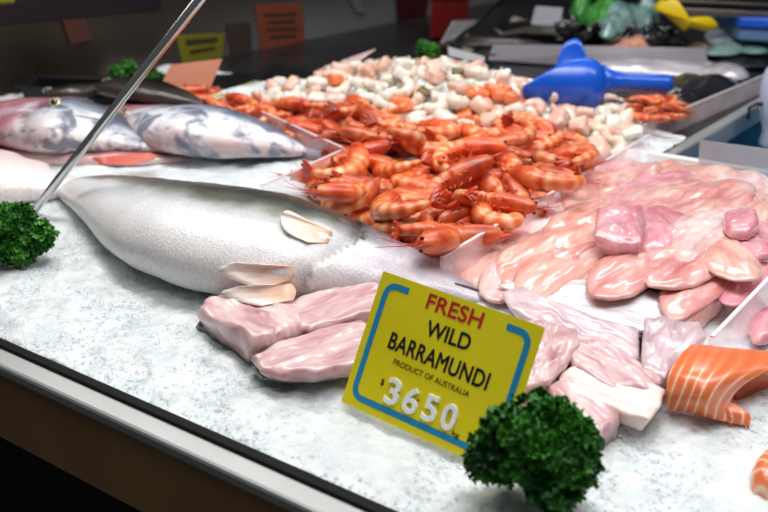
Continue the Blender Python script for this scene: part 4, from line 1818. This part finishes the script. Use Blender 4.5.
text('FRESH', (425.5, 308), (480, 328.5), 15.5, M_redp, 'red_word', off=.035)
text('WILD', (425, 335), (468, 351), 15.5, M_blk, 'black_word', off=.035)
text('BARRAMUNDI', (387.5, 347.5), (485.5, 390.5), 16.5, M_blk, 'black_word', off=.032, space=1.05)
text('PRODUCT OF AUSTRALIA', (393, 364), (468.5, 397.5), 5.6, M_blk, 'small_print', off=.012)
text('$', (380, 385), (383, 386.5), 7, M_blk, 'dollar_mark', off=.02)
for ch, x0, y0, x1, y1 in (('3', 383.5, 402, 396.5, 407.5), ('6', 401, 410.5, 415, 416.5), ('5', 420.5, 418.5, 434, 424.5), ('0', 439, 427, 453, 433)):
    text(ch, (x0, y0), (x1, y1), 27, M_whd, 'raised_digit', ext=.06, off=.01, bev=.012, z=.0002)
text('.', (417, 401), (419.3, 402), 2.4, M_redp, 'decimal_point')
text('kg', (451, 436), (458, 440), 6.5, M_blk, 'small_print', off=.02)

# ================================================================== ROD
rb = P(33, 212, .0)
rt = PY(204, -6, 1.02)
rd = (rt - rb)
o = mk('steel_rod', *tube([rb - rd * .02, rb, rb + rd * 1.25], [.0054, .0054, .0054], 16), M_rod)
meta(o, 'thin polished steel rod rising diagonally from the ice beside the left parsley', 'rod')
o = mk('steel_rod', *tube([P(452, 44, .03), PY(512, -8, 2.75)], [.006, .006], 10), plain('dark_rod', '#3a3836', rough=.3, metal=.8))
meta(o, 'dark thin rod behind the white cards at the top centre', 'rod')

# ================================================================== ACRYLIC DIVIDERS
def panel(label, a, b, h0, h1, m=M_acr, th=.004, lean=0.0, name='clear_divider'):
    """a,b world base points; heights"""
    a, b = Vector(a), Vector(b)
    d = (b - a).normalized()
    n_ = Vector((-d.y, d.x, 0)) * lean
    q = [a, b, b + Vector((0, 0, h1)) + n_, a + Vector((0, 0, h0)) + n_]
    r = empty(name, a, label, 'divider')
    mk('pane', *slab(q, th), m, r, smooth=False)
    e = Vector((0, 0, .0005))
    mk('polished_edge', *slab([q[3] + e, q[2] + e, q[2] + e * 3.5, q[3] + e * 3.5], th * .9), M_edge, r, smooth=False)
    return r


def top_panel(label, pa, pb, h, m=M_acr, zt=None, **k):
    """panel whose TOP edge passes photo px pa->pb at height h"""
    a, b = P(pa[0], pa[1], h), P(pb[0], pb[1], h)
    a.z = b.z = -.01
    return panel(label, a, b, h + .01, h + .01, m, **k)


top_panel('long clear acrylic divider between the prawns and the pink fillets', (442, 258), (650, 135), .038)
top_panel('clear acrylic divider at the right corner above the salmon', (712, 338), (800, 246), .045)
top_panel('clear acrylic divider ending at the left of the prawn heap', (262, 186), (348, 148), .040, m=M_acr3)
top_panel('smoky clear divider standing in front of the small prawn row', (262, 112), (342, 148), .045, m=M_acr2)
top_panel('clear acrylic divider along the steel rail in front of the little prawn pile', (626, 133), (768, 74), .030, m=M_acr)

# ================================================================== STEEL RAIL, TUB
ra, rb_ = P(640, 168, 0), P(800, 76.5, 0)
rdv = (rb_ - ra)
rdv.z = 0
side = Vector((rdv.y, -rdv.x, 0)).normalized()
rl = mk('steel_rail', *boxpts(ra + Vector((0, 0, -.03)), rdv, side * .022, (0, 0, .036)), M_steel, smooth=False, bevel=.003)
meta(rl, 'brushed steel rail running back along the edge of the ice', 'rail')
M_navy = mat('navy_plastic', [(.3, '#164560'), (.7, '#205a7c')], scale=8, rough=.35, per_object=False)
tq = [W(uT + .012, vT + .01, -.12), W(uT + 1.0, vT + .01, -.12), W(uT + 1.0, vT + 1.3, -.12), W(uT + .012, vT + 1.3, -.12)]
tub = empty('storage_tub', (tq[0] + tq[2]) / 2, 'dark navy blue tub sunk beside the steel rail', 'tub')
mk('base', *boxpts(tq[0], tq[1] - tq[0], tq[3] - tq[0], (0, 0, .006)), M_navy, tub, smooth=False)
for a, b in ((0, 1), (1, 2), (2, 3), (3, 0)):
    d = tq[b] - tq[a]
    n_ = Vector((-d.y, d.x, 0)).normalized() * .006
    mk('side_wall', *boxpts(tq[a] + Vector((0, 0, .0061)), d, n_, (0, 0, .104)), M_navy, tub, smooth=False)
# inner partition of the tub
# white tray edge under the fillets
M_wht = plain('white_plastic', '#f1efee', rough=.3)
w0, w1 = W(uT - .012, vT - .012, -.005), W(uT + .6, vT - .012, -.005)
o = mk('white_tray_rim', *boxpts(w0, w1 - w0, E2 * .012, (0, 0, .022)), M_wht, smooth=False, bevel=.002)
meta(o, 'white plastic tray rim behind the pink fillets', 'tray')
# clear card stand
q = [P(698, 176, .0), P(790, 188, .0), PY(790, 152, P(790, 188).y - .0), PY(700, 140, P(698, 176).y)]
o = mk('clear_divider', *slab(q, .003), acrylic('clear_acrylic_grey', '#9aa0a6', .55), smooth=False)
meta(o, 'clear upright panel with water drops behind the fillets at the right', 'divider')

# ================================================================== BLUE SCOOP
M_blue = mat('blue_plastic', [(.3, '#0d4fc0'), (.7, '#1259cf')], scale=10, rough=.28, coat=.3, per_object=False, sss=0)


def scoop():
    c = P(577, 84, .085)
    root = empty('plastic_scoop', c, 'bright blue plastic scoop resting on the seafood mix', 'scoop')
    ax = Vector((-1, .04, -.06)).normalized()       # towards the mouth
    side = Vector((.0, 1, .0))
    side = (side - ax * side.dot(ax)).normalized()
    up = side.cross(ax).normalized()
    if up.z < 0: up = -up
    # roll towards the camera
    roll = math.radians(-34)
    s2 = side * math.cos(roll) + up * math.sin(roll)
    u2 = -side * math.sin(roll) + up * math.cos(roll)
    Rr = .046
    L_ = .135
    n, m = 26, 30
    back = c - ax * .045
    rings = []
    for i in range(n):
        s = i / (n - 1)
        # radius grows from the rounded back
        rr = Rr * (math.sqrt(max(0, 1 - (1 - min(1, s / .28)) ** 2)) * .82 + .18)
        rr *= 1 - .28 * max(0, (s - .6) / .4) ** 2
        spread = math.radians(124 if s < .3 else 124 - 62 * ((s - .3) / .7) ** 1.3)
        row = []
        for j in range(m):
            t = -spread + 2 * spread * j / (m - 1)
            row.append(back + ax * (L_ * s) + (s2 * math.sin(t) - u2 * math.cos(t)) * rr + u2 * (0.006 * s) + (Vector((0, 0, 1)) * .078 + s2 * .03) * max(0, (j / (m - 1) - .6) / .4) ** .8 * math.exp(-((s - .36) / .20) ** 4))
        rings.append(row)
    V, F = loft(rings, closed=False)
    V = list(V)
    # back cap
    k = len(V)
    V.append(back)
    for j in range(m - 1):
        F.append((k, j + 1, j))
    F.append((k, 0, m - 1))
    mk('bowl', V, F, M_blue, root, solid=.0035)
    h0 = back - ax * -.004 + u2 * .004
    hd = (-ax * 1.0 + Vector((0, -.0, -.10))).normalized()
    V, F = tube([h0, h0 + hd * .012, h0 + hd * .025, h0 + hd * .05, h0 + hd * .105, h0 + hd * .112], [.026, .019, .0145, .0135, .0150, .0125], 18)
    mk('handle', V, F, M_blue, root)


scoop()

# ================================================================== BACKGROUND
def card(label, q, m, name='price_card', th=.002, cat='card', prints=None, group=None):
    V, F = slab(q, th)
    if not prints:
        o = mk(name, V, F, m, smooth=False)
        return meta(o, label, cat, group)
    r = empty(name, sum([Vector(p) for p in q[:2]], Vector()) / 2, label, cat, group)
    mk('card', V, F, m, r, smooth=False)
    q = [Vector(p) for p in q]
    nrm = (q[1] - q[0]).cross(q[3] - q[0]).normalized()
    if nrm.dot(CO - q[0]) < 0: nrm = -nrm
    vf = []
    for (u0, u1, v0, v1) in prints:
        def pt(u, v):
            return (q[0] * (1 - u) + q[1] * u) * (1 - v) + (q[3] * (1 - u) + q[2] * u) * v + nrm * (th * .5 + .0008)
        vf.append(([pt(u0, v0), pt(u1, v0), pt(u1, v1), pt(u0, v1)], [(0, 1, 2, 3)]))
    mk('print', *join(*vf), prints_mat, r, smooth=False)
    return r


def std(bl, br, tr, tl, z=0.0, lean=0.0):
    """standing card: base on z, top above the base (leaning back by lean)"""
    a, b = P(bl[0], bl[1], z), P(br[0], br[1], z)
    return [a, b, PY(tr[0], tr[1], b.y + lean), PY(tl[0], tl[1], a.y + lean)]


# dark glass back panel along the left
ga, gb = P(-260, 150), P(478, 4)
gd = (gb - ga).normalized()
gn = Vector((gd.y, -gd.x, 0))
if gn.dot(CO - ga) < 0: gn = -gn
gp = mk('back_glass', *boxpts(ga - gn * .02 + Vector((0, 0, -.1)), gd * ((gb - ga).length + .15), gn * .02, (0, 0, 1.5)), M_dglass, smooth=False)
meta(gp, 'dark reflecting glass panel closing off the back left of the counter', 'panel')


def on_glass(x, y):
    d = ray(x, y)
    s = (ga + gn * .004 - CO).dot(gn) / d.dot(gn)
    return CO + d * s


def gcard(label, pts, m, name='reflection_card', prints=None):  # flat coloured card standing in for a reflection in the glass
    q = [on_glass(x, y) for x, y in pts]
    return card(label, q, m, name, th=.003, cat='reflection', prints=prints)


prints_mat = plain('reflected_print', '#3a2a1a', rough=.6)
gcard('faint orange sign reflection painted as a card on the dark glass', [(262, 54), (306, 51), (301, 3), (255, 5)], plain('orange_reflection', '#7a3a26', rough=.6), prints=[(.15, .85, .75, .82), (.2, .8, .6, .67), (.15, .85, .45, .52), (.2, .8, .3, .37)])
gcard('faint yellow sign reflection painted as a card on the dark glass', [(184, 70), (222, 58), (224, 33), (176, 35)], plain('yellow_reflection', '#6f6a14', rough=.6), prints=[(.15, .85, .68, .85), (.2, .8, .4, .52)])
gcard('faint brown reflection card between the yellow and orange ones', [(232, 58), (252, 56), (250, 22), (226, 24)], plain('brown_reflection', '#3a2c26', rough=.6))
gcard('faint pink reflection patch painted at the left of the dark glass', [(70, 44), (92, 40), (84, 18), (62, 20)], plain('pink_reflection', '#4d2a20', rough=.6))
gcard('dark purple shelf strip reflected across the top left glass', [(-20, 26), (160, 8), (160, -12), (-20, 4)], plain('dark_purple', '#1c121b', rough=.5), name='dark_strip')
gcard('olive yellow reflection patch painted at the top left corner', [(-4, 5), (14, 3), (14, -8), (-4, -8)], plain('olive_reflection', '#8a8a22', rough=.5))
gcard('pale reflection patch painted on the dark glass above the seafood mix', [(356, 12), (366, 14), (358, -4), (349, -4)], plain('pale_reflection', '#6a6368', rough=.5))
gcard('dark red reflection patch painted on the dark glass near the top centre', [(398, 24), (424, 24), (430, -6), (396, -6)], plain('dark_red', '#3c0a0c', rough=.5))

card('salmon orange price card standing behind the small prawn row', std((160, 88), (207, 95), (222, 59), (171, 65), .03, .02), plain('orange_card', '#d08a70', rough=.5))
card('black card lying tilted behind the peeled prawns', [P(248, 79, .04), P(309, 87, .04), PY(328, 74, P(309, 87, .04).y + .12), PY(272, 60, P(248, 79, .04).y + .12)], M_blackp)
card('pink edged white card leaning into the left of the seafood mix', [PH(314, 86, .02), PH(322, 88, .02), PY(376, 49, 1.86), PY(350, 58, 1.86)], plain('pinkish_card', '#e3c2bf', rough=.4))
card('pale green and white thin card seen nearly edge on', [PH(206, 97, .03), PH(212, 101, .03), PY(294, 77, 1.95), PY(262, 79, 1.95)], plain('pale_green_card', '#c9cf9f', rough=.4))
card('grey white price card propped at the top centre behind the parsley', std((441, 43), (467, 36), (476, 20), (453, 21), .02, .05), plain('grey_card', '#b9b6b8', rough=.4))
card('crumpled white card on the dark sheet right of the small parsley', [P(449, 56, .03), P(484, 64, .03), PY(485, 57, P(484, 64, .03).y + .05), PY(448, 47, P(449, 56, .03).y + .05)], plain('white_card', '#bdb9bc', rough=.4))
card('white price card standing far back at the top', std((531, 24), (559, 27), (563, 8), (536, 6), .03, .03), plain('far_white_card', '#b0b2b8', rough=.4))
card('black sheet under the crumpled white card', [P(430, 68, .02), P(500, 78, .02), P(500, 62, .02), P(440, 52, .02)], M_blackp, name='black_sheet')

card('black sheet on the ice behind the orange price card', [PH(196, 94, .006), PH(262, 90, .006), PH(268, 72, .006), PH(200, 76, .006)], M_blackp, name='black_sheet')
card('flat black sheet spread on the ice beneath the two dark fish', [PH(36, 100, .008), PH(204, 98, .008), PH(204, 73, .008), PH(96, 76, .008)], M_blackp, name='black_sheet')
# red crate far back
rc = P(432, 46, 0)
cr = empty('red_crate', rc, 'dark red plastic crate behind the grey white card at the top centre', 'crate')
M_red = mat('dark_red_plastic', [(.3, '#5a0d10'), (.7, '#7a1216')], scale=6, rough=.45, per_object=False)
cq = [P(430, 40), P(468, 36)]
dd = cq[1] - cq[0]
mk('side', *boxpts(cq[0], dd, (0.02, .25, 0), (0, 0, .10)), M_red, cr, smooth=False, bevel=.006)
mk('rim', *boxpts(cq[0] + Vector((-.008, -.008, .1001)), dd + Vector((.016, 0, 0)), (0.02, .266, 0), (0, 0, .014)), M_red, cr, smooth=False, bevel=.003)

# dark counter top beyond the ice
M_dtop = mat('dark_counter_top', [(.3, '#141315'), (.7, '#2a282a')], scale=7, rough=.3, per_object=False)
struct('trim_1', boxpts(W(-1.3, ICE_BACK + .002, -.139), E1 * (uT + 1.3), E2 * 3.3, (0, 0, .134)), M_dtop)

# grey partitions
M_gry = mat('frosted_partition', [(.3, '#98949c'), (.7, '#b8b4bc')], scale=5, rough=.25, per_object=False)
card('long frosted grey partition behind the blue scoop', std((488, 60), (712, 74), (704, 48), (494, 44), 0, 0), M_gry, name='frosted_partition', cat='divider', th=.006)
# dark mussel heap and dark fish behind
M_mus = mat('mussel_shell', [(.3, '#050607'), (.6, '#101216'), (.8, '#20242a')], scale=30, rough=.4, coat=.5)


def mussel_parts():
    parts = []
    for sgn in (1, -1):
        rings = []
        n, m = 12, 14
        for i in range(n):
            s = i / (n - 1)
            w = .016 * math.sin(math.pi * min(1, .08 + s * .88)) ** .75 + .0006
            hgt = .010 * math.sin(math.pi * min(1, .08 + s * .88)) ** .8 + .0004
            x = (s - .5) * .065
            row = []
            for j in range(m):
                t = math.pi * j / (m - 1)
                row.append((x, w * math.cos(t), sgn * hgt * math.sin(t)))
            rings.append(row)
        V, F = loft(rings, closed=False)
        parts.append(('shell_half', V, F, M_mus, None))
    return parts


mp_ = make_thing('black_mussel', mussel_parts(), 'black mussel in the dark heap at the top right of the counter', 'mussel', 'black mussels in the far heap')
for r_ in range(3):
    rr_ = random.Random(60 + r_)
    for k in range(50):
        x = rr_.uniform(560, 668)
        y = rr_.uniform(24, 42)
        z = .01 + r_ * .018
        q = P(x, y, z)
        o = copy_tree(mp_)
        place(o, q, rr_.uniform(-1, 1), rr_.uniform(-1, 1), rr_.uniform(0, 6.28), rr_.uniform(.75, 1.05))
purge(mp_)
for i, (st, lab) in enumerate((([(430, 46, 2), (455, 44, 6), (485, 43, 9), (515, 44, 8), (540, 46, 4)], 'dark whole fish nearest the crumpled card in the far dark pile'),
                               ([(500, 34, 2), (525, 31, 6), (552, 32, 7), (580, 36, 5), (596, 38, 2)], 'dark whole fish below the far white card'),
                               ([(470, 54, 2), (495, 53, 6), (525, 53, 6), (555, 54, 4), (570, 55, 2)], 'dark whole fish lying just before the frosted partition'),
                               ([(520, 22, 2), (545, 24, 5), (570, 27, 5), (600, 30, 2)], 'thin dark fish behind the far white card foot'))):
    V, F, at, sfd = fish_body(st, k=.4, sink=.0, nr=36, m=24)
    fd = empty('whole_fish', (V[:, 0].mean(), V[:, 1].mean(), V[:, 2].min()), lab, 'fish')
    mk('body', V, F, M_fishd, fd, attrs=at)
    b_ = [sfd(.03, .5), sfd(.03, -.5)]
    t_ = [sfd(.0, 1, .03), sfd(.0, 0, .012) - Vector((.02, 0, 0)), sfd(.0, -1, .03)]
    g = fin(b_, t_, 10, 4)
    mk('tail_fin', g[0], g[1], M_find, fd, attrs=g[2], solid=.002)

# foods in trays at the top right
M_teal = mat('teal_pack', [(.3, '#4f7f78'), (.5, '#86aca6'), (.75, '#c6d6d2')], scale=18, rough=.25, coat=.4)
M_wrap = mat('white_wrap', [(.3, '#8f8790'), (.5, '#b9b3bc'), (.72, '#eae6ea')], scale=14, rough=.18, coat=.8, bump=.6, bscale=25)
M_orf = mat('orange_food', [(.3, '#c8572f'), (.5, '#e2a184'), (.75, '#e8d9d2')], scale=26, rough=.3)
M_dk = mat('dark_seafood', [(.3, '#0a0b0c'), (.55, '#1b1c1f'), (.8, '#3d3d42')], scale=24, rough=.22, coat=.5, bump=.6, bscale=40)
M_grn = mat('green_leaf', [(.3, '#1f6a22'), (.7, '#4fae3a')], scale=24, rough=.4)


def heap(name, label, cat, cx, cy, a, b, z0, h, m, seed, wob=.35, ang=0, p=2.0, kind=None, group=None):
    o = blob(name, label, ell(cx, cy, a, b, ang, seed), z0, h, m, p=p, cat=cat, seed=seed, wob=wob, wobf=12, outline_z=.5, group=group)
    if kind: o['kind'] = kind
    return o


heap('wrapped_fish', 'long white plastic wrapped fish behind the scoop handle', 'fish', 660, 64, 84, 8, .004, .022, M_wrap, 5, ang=-5)
heap('wrapped_fish', 'crinkled shiny plastic bundle at the right end of the wrapped fish', 'fish', 726, 70, 26, 6, .010, .020, M_wrap, 6, ang=-8)
heap('dark_squid', 'dark wet squid lying between the scoop handle and the steel rail', 'squid', 700, 84, 44, 9, .0, .03, M_dk, 7, ang=4)
heap('dark_squid', 'dark wet squid right behind the end of the scoop handle', 'squid', 684, 94, 22, 8, .0, .02, M_dk, 8, ang=2)
heap('orange_fillet', 'orange and white fish portion beyond the frosted partition', 'fish piece', 622, 44, 18, 5, .02, .03, M_orf, 9)
heap('orange_fillet', 'red orange fish portion beyond the frosted partition, right one', 'fish piece', 640, 42, 16, 4, .03, .02, M_orf, 10)
heap('orange_fillet', 'small orange portion beside the pale teal fillets', 'fish piece', 700, 48, 12, 4, .02, .02, M_orf, 11)
heap('dark_squid', 'dark squid beyond the frosted partition under the yellow scoop', 'squid', 672, 42, 22, 5, .02, .03, M_dk, 12)
heap('teal_packet', 'pale teal wrapped packet at the far right', 'packet', 724, 48, 20, 5, .02, .02, M_teal, 13)
heap('teal_packet', 'pale teal packet touching the right frame edge', 'packet', 756, 46, 18, 5, .02, .02, M_teal, 14)
heap('dark_squid', 'dark squid under the teal packets at the far right', 'squid', 738, 58, 36, 7, .0, .02, M_dk, 15, ang=-4)
heap('teal_packet', 'teal plastic bag behind the black mussels', 'packet', 622, 16, 24, 9, .04, .06, M_teal, 16, ang=18)
heap('teal_packet', 'teal plastic bag left of the yellow scoop', 'packet', 648, 10, 14, 12, .04, .06, M_teal, 17, ang=40)
heap('green_salad', 'green leafy garnish heap far back at the top', 'greens', 600, 12, 20, 8, .05, .05, M_grn, 18, wob=.6)
heap('green_salad', 'bright green leafy garnish beside the far white card', 'greens', 582, 4, 12, 6, .05, .05, M_grn, 19, wob=.6)
heap('ice_bag', 'pale blue grey bag below the steel shelf', 'bag', 724, 34, 20, 6, .03, .03, mat('pale_bag', [(.3, '#8a97a0'), (.7, '#b9c3c9')], scale=10, rough=.3), 20, wob=.4)
# yellow scoop
M_ysc = mat('yellow_plastic', [(.3, '#e8c400'), (.7, '#f2d20a')], scale=6, rough=.35, per_object=False)
ys = empty('yellow_scoop', PY(685, 22, 2.14), 'bright yellow plastic scoop standing under the steel shelf', 'scoop')
Yy = 2.14


def sheet(pts, Y, th, bulge=.03):
    """curved plate from photo polygon standing at distance Y"""
    O = [PY(x, y, Y) for x, y in pts]
    c = sum(O, Vector()) / len(O)
    rings = []
    for s in (1, .8, .55, .25, .02):
        rings.append([c + (p - c) * s + Vector((0, -bulge * (1 - s * s), 0)) for p in O])
    back = [[p + Vector((0, th, 0)) for p in r] for r in rings]
    return loft(back[::-1] + rings)


mk('blade', *sheet(catmull([(655, 8), (672, -8), (676, 16), (700, 17), (712, 18), (718, 27), (708, 31), (690, 28), (684, 31), (676, 24), (664, 14)], 60, True), Yy, .01, .03), M_ysc, ys)
mk('handle', *tube([PY(668, -4, Yy), PY(664, -20, Yy), PY(660, -40, Yy)], [.014, .013, .013], 12), M_ysc, ys)
# steel shelf
Ys = 2.2
sa, sb = PY(676, 15, Ys), PY(830, 22, Ys)
sh = empty('steel_shelf', sa, 'steel shelf edge hanging at the top right corner', 'shelf')
M_sst = mat('shelf_steel', [(.3, '#6b625c'), (.7, '#8c827a')], scale=8, rough=.3, metal=.6, per_object=False)
M_ssd = plain('shelf_dark', '#2a2522', rough=.3, metal=.4)
dv = sb - sa
mk('lower_lip', *boxpts(sa, dv, (0, .02, 0), (0, 0, .016)), M_sst, sh, smooth=False, bevel=.002)
mk('groove', *boxpts(sa + Vector((.01, .006, .0161)), dv * .98, (0, .014, 0), (0, 0, .012)), M_ssd, sh, smooth=False)
mk('upper_lip', *boxpts(sa + Vector((0, 0, .0282)), dv, (0, .02, 0), (0, 0, .006)), M_sst, sh, smooth=False, bevel=.001)
mk('deck', *boxpts(sa + Vector((.0, .004, .0343)), dv, (0, .1, 0), (0, 0, .03)), M_ssd, sh, smooth=False)
mk('end_cap', *boxpts(sa + Vector((-.012, -.002, -.004)), Vector((.0119, 0, 0)), (0, .1, 0), (0, 0, .09)), M_sst, sh, smooth=False, bevel=.002)
# blue crate under the shelf
bc0, bc1 = P(738, 40, .05), P(830, 46, .05)
bc = empty('blue_crate', bc0, 'blue plastic crate under the steel shelf at the right edge', 'crate')
mk('wall', *boxpts(bc0, bc1 - bc0, (0, .2, 0), (0, 0, .03)), mat('pale_blue_plastic', [(.3, '#4a6f9d'), (.7, '#6b8db3')], scale=5, rough=.4, per_object=False), bc, smooth=False, bevel=.004)
mk('rim', *boxpts(bc0 + Vector((-.006, -.008, .0301)), bc1 - bc0, (0, .21, 0), (0, 0, .022)), mat('rim_blue', [(.3, '#0f4fc4'), (.7, '#1a5fd8')], scale=5, rough=.4, per_object=False), bc, smooth=False, bevel=.004)

# pale blue round container and hook at right edge
jc = P(778, 148, -.045)
V, F = [], []
prof = [(.028, 0), (.034, .008), (.030, .03), (.036, .05), (.043, .08), (.044, .11), (.040, .135), (.03, .15), (.018, .158), (.016, .17)]
rings = [[jc + Vector((r * math.cos(6.2832 * j / 28), r * math.sin(6.2832 * j / 28), z)) for j in range(28)] for r, z in prof]
jg = empty('water_jug', jc, 'pale blue white plastic jug standing in the navy tub at the right edge', 'jug')
mk('body', *loft(rings), plain('jug_plastic', '#c6d3ec', rough=.3), jg)
hk = tube([P(748, 118, .01), P(749, 108, .03), P(756, 104, .035), P(775, 104, .035)], [.0035] * 4, 8)
o = mk('jug_handle', *hk, M_blk, jg)
o['label'] = 'black curved handle'
# green pea among the mix
V, F = lump_cube(5, .006)
o = mk('parsley_leaf', V, F, M_grn, local=True)
place(o, PH(562, 124, .01), 0, 0, 0)
meta(o, 'tiny green leaf scrap on the ice between the prawns and the seafood mix', 'leaf')

# ================================================================== LIGHT
def area(name, loc, target, sx, sy, power, col):
    d = bpy.data.lights.new(name, 'AREA')
    d.shape = 'RECTANGLE'
    d.size, d.size_y = sx, sy
    d.energy = power
    d.color = col
    o = bpy.data.objects.new(name, d)
    o.location = loc
    o.rotation_euler = (Vector(target) - Vector(loc)).to_track_quat('-Z', 'Y').to_euler()
    COL.objects.link(o)
    return o


area('counter_light', (-.2, 1.3, 1.25), (.1, 1.1, 0), .35, 1.6, 15, (1, .985, .97))
area('counter_light', (.75, .9, 1.3), (.3, .8, 0), .35, 1.6, 12, (.97, .985, 1))
area('ceiling_light', (.1, .1, 1.9), (.1, .9, 0), 1.2, .6, 10, (1, .99, .98))
area('ceiling_light', (.8, 3.0, 1.7), (.7, 2.6, 0), 1.0, .5, 11, (.96, .98, 1))
w = bpy.data.worlds.new('world')
scene.world = w
w.use_nodes = True
w.node_tree.nodes['Background'].inputs[0].default_value = (.5, .53, .58, 1)
w.node_tree.nodes['Background'].inputs[1].default_value = .16
scene.view_settings.view_transform = 'Standard'
scene.view_settings.look = 'None'
scene.view_settings.exposure = 0.18
bpy.context.view_layer.update()
